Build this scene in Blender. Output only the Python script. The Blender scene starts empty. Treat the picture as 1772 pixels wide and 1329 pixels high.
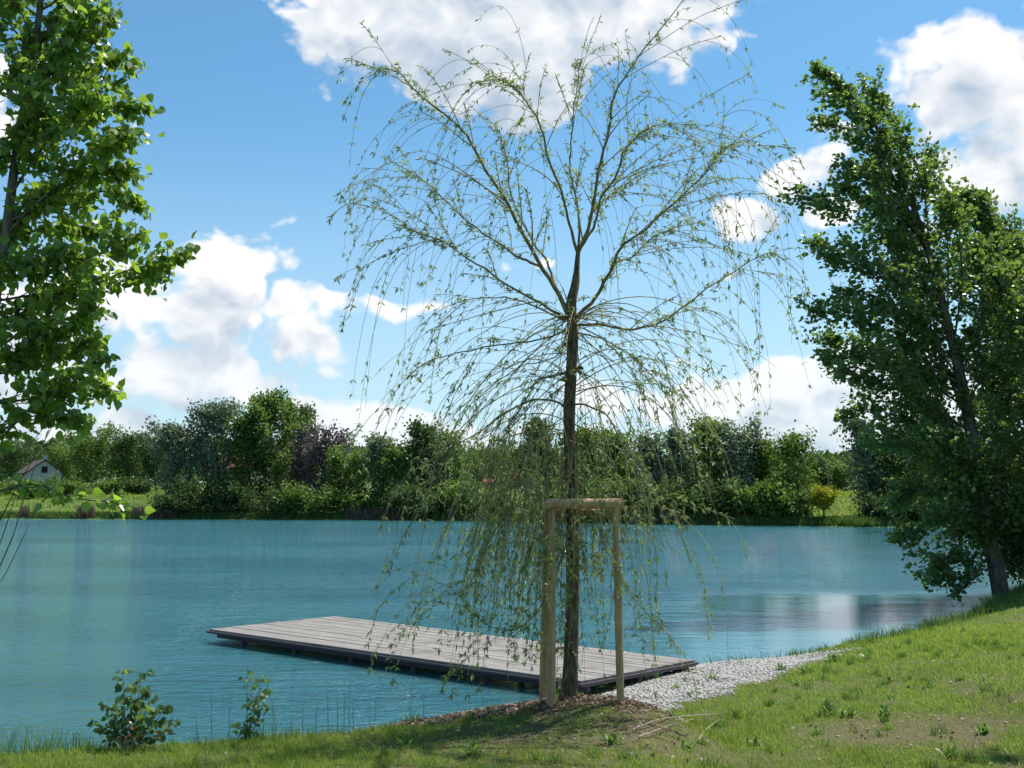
import bpy, math, random
import numpy as np
from mathutils import Vector, Matrix

# ------------------------------------------------------------------ camera
F = 1950.0; W0, H0 = 1772.0, 1329.0; YH = 852.0; EYE = 2.7
TH = math.atan((YH - H0 / 2) / F)
scn = bpy.context.scene
cam_d = bpy.data.cameras.new('camera'); cam = bpy.data.objects.new('camera', cam_d)
scn.collection.objects.link(cam); scn.camera = cam
cam.location = (0, 0, EYE); cam.rotation_euler = (math.pi / 2 + TH, 0, 0)
cam_d.sensor_width = 36; cam_d.lens = 36 * F / W0; cam_d.clip_start = 0.1; cam_d.clip_end = 6000
scn.render.resolution_x, scn.render.resolution_y = 1024, 768

SUN_AZ, SUN_EL = math.radians(50), math.radians(63)     # azimuth from +Y towards +X
scn.view_settings.view_transform = 'Standard'; scn.view_settings.look = 'None'
scn.view_settings.exposure = 0.52; scn.view_settings.gamma = 1.0
scn.view_settings.use_curve_mapping = False
scn.cycles.max_bounces = 6; scn.cycles.transparent_max_bounces = 8
scn.cycles.diffuse_bounces = 3; scn.cycles.glossy_bounces = 2; scn.cycles.transmission_bounces = 4
scn.cycles.use_denoising = True
scn.cycles.sample_clamp_indirect = 4.0


def ray(px, py):
    cx = (px - W0 / 2) / F; cy = (H0 / 2 - py) / F
    return np.array([cx, math.cos(TH) - cy * math.sin(TH), math.sin(TH) + cy * math.cos(TH)])


def P(px, py, y):
    d = ray(px, py)
    return np.array([0, 0, EYE]) + d * (y / d[1])


def PZ(px, py, h):
    d = ray(px, py)
    return np.array([0, 0, EYE]) + d * ((h - EYE) / d[2])


# ------------------------------------------------------------------ world
world = bpy.data.worlds.new('World'); scn.world = world; world.use_nodes = True


class NT:
    """small helper to write node maths as python"""
    def __init__(s, tree): s.t = tree; s.n = tree.nodes; s.l = tree.links
    def new(s, typ, **kw):
        n = s.n.new(typ)
        for k, v in kw.items(): setattr(n, k, v)
        return n
    def put(s, sock, v):
        if isinstance(v, bpy.types.NodeSocket): s.l.new(v, sock)
        else: sock.default_value = v
    def m(s, op, a, b=0.0, c=0.0, clamp=False):
        n = s.new('ShaderNodeMath', operation=op, use_clamp=clamp)
        s.put(n.inputs[0], a); s.put(n.inputs[1], b)
        if op in ('MULTIPLY_ADD', 'SMOOTH_MAX', 'SMOOTH_MIN'): s.put(n.inputs[2], c)
        return n.outputs[0]
    def vm(s, op, a, b=None, scale=None):
        n = s.new('ShaderNodeVectorMath', operation=op)
        s.put(n.inputs[0], a)
        if b is not None: s.put(n.inputs[1], b)
        if scale is not None: s.put(n.inputs[3], scale)
        return n.outputs['Value'] if op in ('LENGTH', 'DOT_PRODUCT') else n.outputs[0]
    def noise(s, vec, scale, detail=4, rough=.55, dist=0.0, dim='3D'):
        n = s.new('ShaderNodeTexNoise'); n.noise_dimensions = dim
        s.put(n.inputs['Vector'], vec); n.inputs['Scale'].default_value = scale
        n.inputs['Detail'].default_value = detail; n.inputs['Roughness'].default_value = rough
        n.inputs['Distortion'].default_value = dist
        return n.outputs[0]
    def ramp(s, v, lo, hi, a=0.0, b=1.0, mode='SMOOTHSTEP'):
        n = s.new('ShaderNodeMapRange', interpolation_type=mode)
        s.put(n.inputs[0], v); n.inputs[1].default_value = lo; n.inputs[2].default_value = hi
        n.inputs[3].default_value = a; n.inputs[4].default_value = b
        return n.outputs[0]
    def mix(s, f, a, b):
        n = s.new('ShaderNodeMix', data_type='RGBA')
        s.put(n.inputs[0], f); s.put(n.inputs[6], a); s.put(n.inputs[7], b)
        return n.outputs[2]
    def comb(s, x, y, z):
        n = s.new('ShaderNodeCombineXYZ')
        s.put(n.inputs[0], x); s.put(n.inputs[1], y); s.put(n.inputs[2], z)
        return n.outputs[0]


# cloud banks: (px, py, rx, ry, weight) turned into directions of the sky
CL = [(770, 40, 235, 120, 1.), (900, 120, 150, 90, 1.), (1060, 40, 170, 85, 1.), (590, 85, 75, 50, .8), (960, -120, 420, 120, 1.),
      (1580, 130, 55, 50, .85), (1700, 150, 120, 80, 1.), (1740, 270, 160, 100, 1.), (1900, 230, 190, 190, 1.), (1640, 215, 80, 60, .9),
      (1440, 245, 42, 34, .7), (1395, 315, 62, 42, .85), (1300, 385, 56, 36, .85), (1470, 352, 60, 26, .7),
      (370, 480, 110, 66, 1.), (290, 545, 200, 80, 1.), (470, 560, 120, 62, .9), (570, 600, 60, 34, .7), (640, 540, 110, 20, .75), (50, 560, 160, 80, .9),
      (300, 655, 165, 52, .95), (90, 650, 160, 50, .8), (170, 755, 120, 28, .8), (575, 728, 105, 38, .95), (690, 745, 120, 42, .95),
      (880, 770, 180, 40, .8), (1110, 710, 130, 46, .9), (1290, 700, 170, 66, 1.), (1400, 640, 120, 40, .85), (1400, 760, 120, 45, .8), (1600, 700, 200, 80, .9),
      (470, 383, 52, 9, .55), (515, 22, 34, 13, .6), (915, 452, 50, 22, .65), (1262, 460, 18, 16, .55), (700, 640, 60, 10, .4),
      (-500, 500, 350, 120, .9), (-350, 120, 300, 110, .9), (2350, 560, 300, 120, .9), (2300, 150, 200, 90, .9)]


def cloud_group():
    g = bpy.data.node_groups.new('cloud_density', 'ShaderNodeTree')
    g.interface.new_socket('Direction', in_out='INPUT', socket_type='NodeSocketVector')
    g.interface.new_socket('Density', in_out='OUTPUT', socket_type='NodeSocketFloat')
    N = NT(g)
    gi = N.new('NodeGroupInput'); go = N.new('NodeGroupOutput')
    d = gi.outputs[0]
    sep = N.new('ShaderNodeSeparateXYZ'); N.put(sep.inputs[0], d)
    az = N.m('ARCTAN2', sep.outputs[0], sep.outputs[1])
    el = N.m('ARCSINE', sep.outputs[2])
    # domain warp so the banks are not ellipses
    wn = N.new('ShaderNodeTexNoise'); N.put(wn.inputs['Vector'], d); wn.inputs['Scale'].default_value = 9
    wn.inputs['Detail'].default_value = 3
    off = N.vm('MULTIPLY', N.vm('SUBTRACT', wn.outputs['Color'], (.5, .5, .5)), (.09, .06, 0))
    ae = N.vm('ADD', N.comb(az, el, 0.0), off)
    acc = 0.0
    for (px, py, rx, ry, w) in CL:
        c = ray(px, py); c = c / np.linalg.norm(c)
        a0, e0 = math.atan2(c[0], c[1]), math.asin(c[2])
        q = N.vm('MULTIPLY', N.vm('SUBTRACT', ae, (a0, e0, 0)), (F * .95 / rx, F * .95 / ry, 0))
        L = N.vm('DOT_PRODUCT', q, q)
        v = N.m('MULTIPLY_ADD', L, -w * .5, w)       # 1 at the centre, falls outwards
        acc = v if acc == 0.0 else N.m('SMOOTH_MAX', acc, v, .25)
    acc = N.m('MAXIMUM', acc, -.6)
    st = N.vm('MULTIPLY', d, (1, 1, 1.5))
    n1 = N.noise(st, 7, 9, .62, .15)
    vo = N.new('ShaderNodeTexVoronoi'); vo.feature = 'SMOOTH_F1'; vo.voronoi_dimensions = '2D'
    N.put(vo.inputs['Vector'], N.vm('ADD', N.vm('MULTIPLY', ae, (1, 1.35, 0)), N.vm('MULTIPLY', wn.outputs['Color'], (.03, .03, 0))))
    vo.inputs['Scale'].default_value = 20; vo.inputs['Detail'].default_value = 2.4; vo.inputs['Roughness'].default_value = .5
    vo.inputs['Smoothness'].default_value = .5
    r = N.m('ADD', acc, N.m('MULTIPLY', N.m('SUBTRACT', n1, .5), 1.9))
    r = N.m('ADD', r, N.m('MULTIPLY', N.m('SUBTRACT', .45, vo.outputs[0]), .85))
    N.put(go.inputs[0], r)
    return g


def build_world():
    N = NT(world.node_tree); N.n.clear()
    out = N.new('ShaderNodeOutputWorld'); bg = N.new('ShaderNodeBackground')
    sky = N.new('ShaderNodeTexSky', sky_type='NISHITA', sun_disc=False)
    sky.sun_elevation = SUN_EL; sky.sun_rotation = SUN_AZ
    sky.air_density = 1.0; sky.dust_density = 0.6; sky.ozone_density = 2.0; sky.altitude = 100
    geo = N.new('ShaderNodeTexCoord'); d = geo.outputs['Generated']
    dn = N.vm('NORMALIZE', d)
    g = cloud_group()

    def dens(v):
        n = N.new('ShaderNodeGroup'); n.node_tree = g; N.put(n.inputs[0], v); return n.outputs[0]
    D0 = dens(dn)
    D1 = dens(N.vm('NORMALIZE', N.vm('ADD', dn, (.012, 0, .036))))
    sep = N.new('ShaderNodeSeparateXYZ'); N.put(sep.inputs[0], dn)
    above = N.ramp(sep.outputs[2], 0.0, .03)
    big = N.noise(dn, 5.5, 4, .55)
    alpha = N.m('MULTIPLY', N.ramp(N.m('ADD', D0, N.m('MULTIPLY', N.m('SUBTRACT', big, .5), -.2)), .06, .48), above)
    # lit billows towards the sun, greyer in the thick of the bank and at its base
    shade = N.m('SUBTRACT', D0, D1)
    thick = N.ramp(D0, .30, 1.3, mode='LINEAR')
    lit = N.m('ADD', N.m('MULTIPLY', shade, .95), N.m('MULTIPLY', thick, -.80))
    lit = N.ramp(N.m('ADD', lit, N.m('MULTIPLY', N.m('SUBTRACT', big, .5), .9)), -.78, .12, mode='LINEAR')
    ccol = N.mix(lit, (4.6, 5.7, 7.0, 1), (9.9, 9.98, 10.1, 1))
    gain = N.new('ShaderNodeMix', data_type='RGBA', blend_type='MULTIPLY')
    gain.inputs[0].default_value = 1; N.put(gain.inputs[6], sky.outputs[0]); gain.inputs[7].default_value = (.86, 1.37, 1.48, 1)
    # thin veil low over the horizon
    veil = N.m('MULTIPLY', N.ramp(sep.outputs[2], .34, .0), .66)
    base = N.mix(veil, gain.outputs[2], (6.9, 8.3, 9.6, 1))
    N.put(bg.inputs[0], N.mix(N.m('MULTIPLY', alpha, N.ramp(sep.outputs[2], 0.0, .16, .72, 1.0)), base, ccol)); bg.inputs[1].default_value = .072
    N.l.new(bg.outputs[0], out.inputs[0])


build_world()
world.cycles.sampling_method = 'MANUAL'; world.cycles.sample_map_resolution = 512
sd = bpy.data.lights.new('sun', 'SUN'); sd.energy = 4.9; sd.angle = math.radians(.5); sd.color = (1.0, .955, .88)
sun = bpy.data.objects.new('sun', sd); scn.collection.objects.link(sun)
sdir = Vector((math.sin(SUN_AZ) * math.cos(SUN_EL), math.cos(SUN_AZ) * math.cos(SUN_EL), math.sin(SUN_EL)))
sun.rotation_euler = sdir.to_track_quat('Z', 'Y').to_euler()

# ------------------------------------------------------------------ object helpers
C = scn.collection


def tag(o, label=None, cat=None, group=None, kind=None):
    if label: o['label'] = label
    if cat: o['category'] = cat
    if group: o['group'] = group
    if kind: o['kind'] = kind
    return o


def empty(name, loc, label=None, cat=None, group=None):
    o = bpy.data.objects.new(name, None); C.objects.link(o); o.location = Vector([float(a) for a in loc])
    o.empty_display_size = .2
    return tag(o, label, cat, group)


def link(name, me, mat, parent=None, kind=None):
    o = bpy.data.objects.new(name, me); C.objects.link(o)
    if mat is not None and not me.materials: me.materials.append(mat)
    if parent is not None:
        o.parent = parent
        p = parent; off = Vector((0, 0, 0))
        while p is not None: off += p.location; p = p.parent
        o.location = -off if not me.get('local') else Vector((0, 0, 0))
    if kind: o['kind'] = kind
    return o


def mesh(name, v, f, smooth=False, tint=None, attrs=None):
    """v (n,3) array, f either list of faces or (m,k) array"""
    me = bpy.data.meshes.new(name)
    v = np.asarray(v, dtype=np.float32)
    if isinstance(f, np.ndarray) and f.ndim == 2:
        m, k = f.shape
        me.vertices.add(len(v)); me.vertices.foreach_set('co', v.ravel())
        me.loops.add(m * k); me.loops.foreach_set('vertex_index', f.astype(np.int32).ravel())
        me.polygons.add(m); me.polygons.foreach_set('loop_start', np.arange(m, dtype=np.int32) * k)
        me.polygons.foreach_set('loop_total', np.full(m, k, dtype=np.int32))
        me.update(calc_edges=True)
    else:
        me.from_pydata([tuple(map(float, p)) for p in v], [], [tuple(map(int, q)) for q in f]); me.update()
    if smooth: me.polygons.foreach_set('use_smooth', np.ones(len(me.polygons), dtype=bool))
    if tint is not None:
        a = me.attributes.new('tint', 'FLOAT', 'FACE'); a.data.foreach_set('value', np.asarray(tint, dtype=np.float32))
    for k2, arr in (attrs or {}).items():
        a = me.attributes.new(k2, 'FLOAT', 'POINT'); a.data.foreach_set('value', np.asarray(arr, dtype=np.float32))
    return me


class Tubes:
    def __init__(s): s.v = []; s.f = []; s.n = 0
    def add(s, pts, rad, sides=5, cap=True):
        pts = np.asarray(pts, float); rad = np.broadcast_to(np.asarray(rad, float), (len(pts),))
        n = len(pts)
        t = np.gradient(pts, axis=0); t /= np.linalg.norm(t, axis=1)[:, None] + 1e-12
        ref = np.array([0, 0, 1.]) if abs(t[0, 2]) < .8 else np.array([1., 0, 0])
        a = np.cross(t, ref); bad = np.linalg.norm(a, axis=1) < .15
        if bad.any():
            ref = np.array([.3, 1., .2]); a = np.cross(t, ref)
        a /= np.linalg.norm(a, axis=1)[:, None] + 1e-12
        b = np.cross(t, a)
        ang = np.arange(sides) * 2 * math.pi / sides
        ring = a[:, None, :] * np.cos(ang)[None, :, None] + b[:, None, :] * np.sin(ang)[None, :, None]
        v = pts[:, None, :] + ring * rad[:, None, None]
        s.v.append(v.reshape(-1, 3))
        i = np.arange(n - 1)[:, None] * sides; j = np.arange(sides)[None, :]; j2 = (j + 1) % sides
        q = np.stack([i + j, i + j2, i + sides + j2, i + sides + j], -1).reshape(-1, 4) + s.n
        s.f.append(q); s.n += n * sides
    def mesh(s, name):
        if not s.v: return mesh(name, np.zeros((3, 3)), [(0, 1, 2)])
        return mesh(name, np.concatenate(s.v), np.concatenate(s.f), smooth=True)


def smooth_path(pts, n=24):
    pts = np.asarray(pts, float)
    p = np.vstack([2 * pts[0] - pts[1], pts, 2 * pts[-1] - pts[-2]])
    out = []
    m = len(pts) - 1
    for u in np.linspace(0, m, n):
        i = min(int(u), m - 1); t = u - i
        a, b, c, d = p[i], p[i + 1], p[i + 2], p[i + 3]
        out.append(.5 * ((2 * b) + (c - a) * t + (2 * a - 5 * b + 4 * c - d) * t * t + (3 * b - a - 3 * c + d) * t ** 3))
    return np.array(out)


def unit(v):
    v = np.asarray(v, float); return v / (np.linalg.norm(v, axis=-1, keepdims=True) + 1e-12)


# leaf templates: columns = along, across, normal ; faces
T_LANCE = (np.array([[0, 0, 0], [.4, .12, .03], [1, 0, -.06], [.4, -.12, .03]]), np.array([[0, 3, 2], [0, 2, 1]]))
T_POP = (np.array([[0, 0, 0], [.12, .34, .05], [.42, .43, .05], [1, 0, -.08], [.42, -.43, .05], [.12, -.34, .05]]),
         np.array([[0, 3, 2, 1], [0, 5, 4, 3]]))
T_CLUMP = (np.array([[-.5, -.1, 0], [.05, -.42, .08], [.55, .05, -.05], [-.05, .4, .06]]), np.array([[0, 1, 2, 3]]))
T_TRI = (np.array([[-.5, -.3, 0], [.6, -.05, 0], [-.2, .5, 0]]), np.array([[0, 1, 2]]))


def leaves(pos, dirs, nrm, size, tmpl):
    """-> verts, faces ; pos (n,3), dirs (n,3) along, nrm (n,3) approx normal, size (n,)"""
    d = unit(dirs); w = unit(np.cross(nrm, d)); nn = np.cross(d, w)
    T, Fc = tmpl
    v = pos[:, None] + size[:, None, None] * (T[None, :, 0, None] * d[:, None] + T[None, :, 1, None] * w[:, None] + T[None, :, 2, None] * nn[:, None])
    k = len(T)
    f = (np.arange(len(pos)) * k)[:, None, None] + Fc[None]
    return v.reshape(-1, 3), f.reshape(-1, Fc.shape[1])


# value noise in numpy
def _h(ix, iy, seed):
    n = (ix.astype(np.int64) * 374761393 + iy.astype(np.int64) * 668265263 + seed * 974711) & 0x7fffffff
    n = ((n ^ (n >> 13)) * 1274126177) & 0x7fffffff
    return ((n ^ (n >> 16)) & 0xffff) / 65535.0


def vnoise(x, y, seed=0, octv=3):
    tot = 0; amp = 1; s = 0
    for o in range(octv):
        ix, iy = np.floor(x), np.floor(y); fx, fy = x - ix, y - iy
        fx = fx * fx * (3 - 2 * fx); fy = fy * fy * (3 - 2 * fy)
        a = _h(ix, iy, seed + o); b = _h(ix + 1, iy, seed + o); c = _h(ix, iy + 1, seed + o); d = _h(ix + 1, iy + 1, seed + o)
        tot = tot + amp * ((a * (1 - fx) + b * fx) * (1 - fy) + (c * (1 - fx) + d * fx) * fy); s += amp
        amp *= .5; x = x * 2.03 + 11.3; y = y * 2.03 + 5.7
    return tot / s


def sst(a, b, x):
    t = np.clip((x - a) / (b - a), 0, 1); return t * t * (3 - 2 * t)


# ------------------------------------------------------------------ materials
def mat(name, build):
    m = bpy.data.materials.new(name); m.use_nodes = True
    N = NT(m.node_tree); N.n.clear(); out = N.new('ShaderNodeOutputMaterial')
    N.l.new(build(N), out.inputs[0]); return m


def bsdf(N, col, rough=.7, spec=.3, bump=None, strength=.4, dist=.01):
    b = N.new('ShaderNodeBsdfPrincipled'); N.put(b.inputs['Base Color'], col); N.put(b.inputs['Roughness'], rough)
    b.inputs['Specular IOR Level'].default_value = spec
    if bump is not None:
        bn = N.new('ShaderNodeBump'); N.put(bn.inputs['Height'], bump); bn.inputs['Strength'].default_value = strength
        bn.inputs['Distance'].default_value = dist; N.l.new(bn.outputs[0], b.inputs['Normal'])
    return b.outputs[0]


def leaf_mat(name, dark, light, under=None, trans=.45, tcol=None, gloss=.35, rough=.45):
    def build(N):
        at = N.new('ShaderNodeAttribute', attribute_name='tint'); t = at.outputs['Fac']
        col = N.mix(t, (*dark, 1), (*light, 1))
        if under:
            g = N.new('ShaderNodeNewGeometry')
            side = N.mix(g.outputs['Backfacing'], col, (*under, 1)); col = side
        p = N.new('ShaderNodeBsdfPrincipled'); N.put(p.inputs['Base Color'], col)
        p.inputs['Roughness'].default_value = rough; p.inputs['Specular IOR Level'].default_value = gloss
        tr = N.new('ShaderNodeBsdfTranslucent')
        tc = tcol or tuple(min(1, c * k) for c, k in zip(light, (2.0, 1.9, .9)))
        N.put(tr.inputs[0], N.mix(t, (*[c * .6 for c in tc], 1), (*tc, 1)))
        mx = N.new('ShaderNodeMixShader'); mx.inputs[0].default_value = trans
        N.l.new(p.outputs[0], mx.inputs[1]); N.l.new(tr.outputs[0], mx.inputs[2])
        return mx.outputs[0]
    return mat(name, build)


def bark_mat(name, a, b, sc=30, bump=.6):
    def build(N):
        g = N.new('ShaderNodeTexCoord'); v = N.vm('MULTIPLY', g.outputs['Object'], (1, 1, .25))
        n = N.noise(v, sc, 6, .65, .4); n2 = N.noise(g.outputs['Object'], 3, 3)
        col = N.mix(N.ramp(n, .35, .68), (*a, 1), (*b, 1))
        col = N.mix(N.m('MULTIPLY', N.ramp(n2, .5, .75), .35), col, (.09, .10, .055, 1))
        return bsdf(N, col, .85, .2, n, bump, .02)
    return mat(name, build)


M = {}
M['willow_leaf'] = leaf_mat('willow_leaf', (.13, .19, .06), (.25, .33, .10), under=(.22, .28, .17), trans=.48, tcol=(.36, .46, .12))
M['poplar_leaf'] = leaf_mat('poplar_leaf', (.07, .14, .02), (.17, .29, .04), under=(.15, .23, .10), trans=.52, tcol=(.36, .56, .05), gloss=.6, rough=.35)
M['poplar_leaf_dark'] = leaf_mat('poplar_leaf_dark', (.05, .10, .024), (.115, .195, .045), under=(.12, .18, .09), trans=.46, tcol=(.25, .40, .055), gloss=.6, rough=.38)
M['sapling_leaf'] = leaf_mat('sapling_leaf', (.06, .11, .035), (.12, .2, .06), under=(.16, .22, .11), trans=.4, gloss=.3, rough=.5)
M['dry_leaf'] = leaf_mat('dry_leaf', (.16, .08, .04), (.26, .15, .08), trans=.2)
M['willow_bark'] = bark_mat('willow_bark', (.06, .044, .028), (.21, .155, .10), 34)
M['willow_twig'] = bark_mat('willow_twig', (.20, .17, .08), (.38, .33, .18), 20, .2)
M['limb_bark'] = bark_mat('limb_bark', (.13, .105, .05), (.30, .24, .115), 30, .4)
M['poplar_bark'] = bark_mat('poplar_bark', (.06, .052, .045), (.19, .17, .15), 14)
M['far_bark'] = bark_mat('far_bark', (.05, .045, .035), (.14, .125, .10), 5)


def wood_post(N):
    g = N.new('ShaderNodeTexCoord'); v = N.vm('MULTIPLY', g.outputs['Object'], (1, 1, .06))
    n = N.noise(v, 60, 5, .6, .6); n2 = N.noise(g.outputs['Object'], 5, 4)
    vo = N.new('ShaderNodeTexVoronoi'); N.put(vo.inputs['Vector'], N.vm('MULTIPLY', g.outputs['Object'], (4, 4, 2.2))); vo.inputs['Scale'].default_value = 1.6
    knot = N.ramp(vo.outputs[0], .05, .11, 1, 0)
    col = N.mix(N.ramp(n, .3, .7), (.36, .215, .10, 1), (.58, .40, .22, 1))
    col = N.mix(N.m('MULTIPLY', N.ramp(n2, .4, .75), .45), col, (.34, .27, .19, 1))
    col = N.mix(N.m('MULTIPLY', knot, .7), col, (.10, .05, .025, 1))
    return bsdf(N, col, .7, .25, n, .5, .004)


def wood_deck(N):
    g = N.new('ShaderNodeTexCoord'); oi = N.new('ShaderNodeObjectInfo')
    v = N.vm('ADD', N.vm('MULTIPLY', g.outputs['Object'], (.12, 1.6, 1)), N.vm('MULTIPLY', N.comb(oi.outputs['Random'], oi.outputs['Random'], 0.0), (37, 91, 0)))
    n = N.noise(v, 14, 6, .65, .5); n2 = N.noise(g.outputs['Object'], 1.1, 5, .6)
    col = N.mix(N.ramp(n, .3, .7), (.165, .15, .135, 1), (.30, .28, .255, 1))
    col = N.mix(N.m('MULTIPLY', oi.outputs['Random'], .4), col, (.20, .175, .155, 1))
    col = N.mix(N.m('MULTIPLY', N.ramp(n2, .50, .70), .6), col, (.12, .108, .095, 1))
    return bsdf(N, col, .8, .2, n, .4, .004)


def wood_edge(N):
    g = N.new('ShaderNodeTexCoord'); n = N.noise(N.vm('MULTIPLY', g.outputs['Object'], (.2, 2, 2)), 20, 4)
    return bsdf(N, N.mix(n, (.06, .042, .05, 1), (.13, .10, .115, 1)), .75, .25, n, .4, .004)


M['post'] = mat('post_wood', wood_post)
M['deck'] = mat('deck_wood', wood_deck)
M['edge'] = mat('dark_wood', wood_edge)

GRASS_A, GRASS_B = (.095, .17, .018), (.26, .37, .045)
M['grass'] = leaf_mat('grass', GRASS_A, GRASS_B, trans=.48, tcol=(.40, .52, .07), gloss=.25, rough=.5)
M['tall_grass'] = leaf_mat('tall_grass', (.05, .105, .025), (.12, .20, .05), trans=.4, tcol=(.18, .30, .05), gloss=.3)
M['dry_grass'] = leaf_mat('dry_grass', (.20, .15, .08), (.36, .29, .17), trans=.25, tcol=(.4, .32, .18), gloss=.2)
M['reed_dead'] = leaf_mat('reed_dead', (.12, .085, .055), (.21, .16, .11), trans=.2, tcol=(.25, .18, .12), gloss=.2)
M['weed'] = leaf_mat('weed', (.06, .13, .02), (.13, .24, .05), trans=.4, tcol=(.22, .36, .05), gloss=.4, rough=.4)
M['litter'] = leaf_mat('leaf_litter', (.07, .042, .026), (.30, .22, .16), trans=.08, gloss=.2)
M['stalk'] = mat('stalk', lambda N: bsdf(N, (.10, .085, .055, 1), .8))


def ground_shader(N):
    g = N.new('ShaderNodeNewGeometry'); p = g.outputs['Position']
    cover = N.new('ShaderNodeAttribute', attribute_name='cover').outputs['Fac']
    grav = N.new('ShaderNodeAttribute', attribute_name='gravel').outputs['Fac']
    mulch = N.new('ShaderNodeAttribute', attribute_name='mulch').outputs['Fac']
    farm = N.new('ShaderNodeAttribute', attribute_name='far').outputs['Fac']
    n1 = N.noise(p, 9, 6, .65); n2 = N.noise(p, 60, 4, .7); n3 = N.noise(p, .6, 4)
    soil = N.mix(N.ramp(n2, .35, .7), (.085, .068, .036, 1), (.21, .17, .10, 1))
    green = N.mix(N.ramp(n1, .35, .7), (.05, .10, .015, 1), (.12, .19, .03, 1))
    col = N.mix(N.m('MULTIPLY', cover, .8), soil, green)
    mul = N.mix(N.ramp(n2, .38, .66), (.035, .022, .015, 1), (.17, .115, .085, 1))
    col = N.mix(mulch, col, mul)
    gr = N.mix(N.ramp(n2, .35, .65), (.18, .165, .14, 1), (.34, .32, .29, 1)); col = N.mix(grav, col, gr)
    fn = N.noise(p, .35, 6, .7)
    fcol = N.mix(N.ramp(fn, .35, .68), (.055, .10, .022, 1), (.13, .175, .045, 1))
    fcol = N.mix(N.m('MULTIPLY', N.ramp(n3, .55, .7), .4), fcol, (.19, .16, .085, 1))
    col = N.mix(farm, col, fcol)
    return bsdf(N, col, .95, .1, n2, .8, .03)


M['ground'] = mat('ground_soil_and_turf', ground_shader)


def water_shader(N):
    g = N.new('ShaderNodeNewGeometry'); p = g.outputs['Position']
    sep = N.new('ShaderNodeSeparateXYZ'); N.put(sep.inputs[0], p)
    # calmer, sheltered water to the right; ruffled elsewhere
    wob = N.noise(N.vm('MULTIPLY', p, (.12, .35, 0)), 1.0, 3)
    wv = N.m('MULTIPLY', N.m('SUBTRACT', wob, .5), 3.0)
    ratio = N.m('DIVIDE', sep.outputs[0], N.m('MAXIMUM', sep.outputs[1], 1.0))
    calm = N.m('MULTIPLY', N.ramp(N.m('ADD', sep.outputs[1], wv), 37.0, 29.5), N.ramp(N.m('ADD', ratio, N.m('MULTIPLY', N.m('SUBTRACT', wob, .5), .08)), .06, .17))
    calm2 = N.m('MULTIPLY', N.ramp(ratio, .25, .31), .80)
    calm = N.m('MAXIMUM', calm, calm2)
    v1 = N.vm('MULTIPLY', p, (1.0, 1.9, 1))
    w = N.noise(v1, 3.2, 3, .6, .6)
    w2 = N.noise(N.vm('MULTIPLY', p, (.9, 2.2, 1)), 11, 3, .6, .3)
    w3 = N.noise(N.vm('MULTIPLY', p, (.05, .16, 1)), 1.0, 3, .6)
    w0 = N.noise(N.vm('MULTIPLY', p, (.8, 1.9, 1)), 1.5, 2, .5, .4)
    hgt = N.m('ADD', N.m('ADD', N.m('MULTIPLY', w, .13), N.m('MULTIPLY', w2, .05)), N.m('MULTIPLY', w0, .16))
    amp = N.m('MULTIPLY', N.ramp(w3, .3, .7, .45, 1.3), N.m('MULTIPLY_ADD', calm, -.975, 1.0))
    bn = N.new('ShaderNodeBump'); N.put(bn.inputs['Height'], N.m('MULTIPLY', hgt, amp)); bn.inputs['Strength'].default_value = 1.0
    bn.inputs['Distance'].default_value = 1.0
    patch = N.noise(N.vm('MULTIPLY', p, (.03, .07, 1)), 1.0, 4, .6)
    deep = N.mix(N.ramp(patch, .35, .65), (.024, .104, .130, 1), (.036, .142, .166, 1))
    b = N.new('ShaderNodeBsdfPrincipled'); N.put(b.inputs['Base Color'], deep)
    b.inputs['Roughness'].default_value = .05; b.inputs['IOR'].default_value = 1.333
    b.inputs['Subsurface Weight'].default_value = .85; b.inputs['Subsurface Radius'].default_value = (.6, 1.6, 1.8); b.inputs['Subsurface Scale'].default_value = 1.5
    b.inputs['Specular IOR Level'].default_value = .5
    N.l.new(bn.outputs[0], b.inputs['Normal'])
    return b.outputs[0]


M['water'] = mat('turquoise_water', water_shader)

# ------------------------------------------------------------------ terrain
far_px = [(1560, 911.5), (1500, 912), (1400, 911), (1300, 910), (1200, 908.5), (1100, 907), (1000, 905), (900, 903), (760, 901.5), (640, 900), (470, 899.5), (300, 899), (150, 898.5), (0, 898), (-100, 897.5)]
far_pts = [tuple(PZ(a, b, 0)[:2]) for a, b in far_px]
near_pts = [(-150, -20), (-60, -6), (-30, -2), (-15, 4.8), (-8, 9.3), (-5, 10.25), (-3.1, 10.75), (-1.64, 11.4), (-.76, 11.95), (-.1, 12.4), (.3, 13.2), (.75, 14.4), (1.7, 16.4),
            (3.0, 18.1), (4.7, 18.8), (6.2, 19.9), (8.8, 22.9), (10.9, 25.9), (13, 29), (17, 34), (30, 42), (46, 52), (52, 68), (46, 82), (40, 87)]
LAKE = np.array(near_pts + far_pts + [(-75, 112), (-110, 100), (-160, 60)])


def lake_sd(x, y):
    """signed distance to the lake outline, positive on land"""
    x = np.asarray(x, float); y = np.asarray(y, float)
    best = np.full(x.shape, 1e9); inside = np.zeros(x.shape, bool)
    n = len(LAKE)
    for i in range(n):
        ax, ay = LAKE[i]; bx, by = LAKE[(i + 1) % n]
        dx, dy = bx - ax, by - ay
        t = np.clip(((x - ax) * dx + (y - ay) * dy) / (dx * dx + dy * dy), 0, 1)
        best = np.minimum(best, (x - ax - t * dx) ** 2 + (y - ay - t * dy) ** 2)
        cond = ((ay > y) != (by > y))
        with np.errstate(divide='ignore', invalid='ignore'):
            xi = ax + (y - ay) * dx / (dy if dy != 0 else 1e-9)
        inside ^= cond & (x < xi)
    d = np.sqrt(best); return np.where(inside, -d, d)


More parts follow.
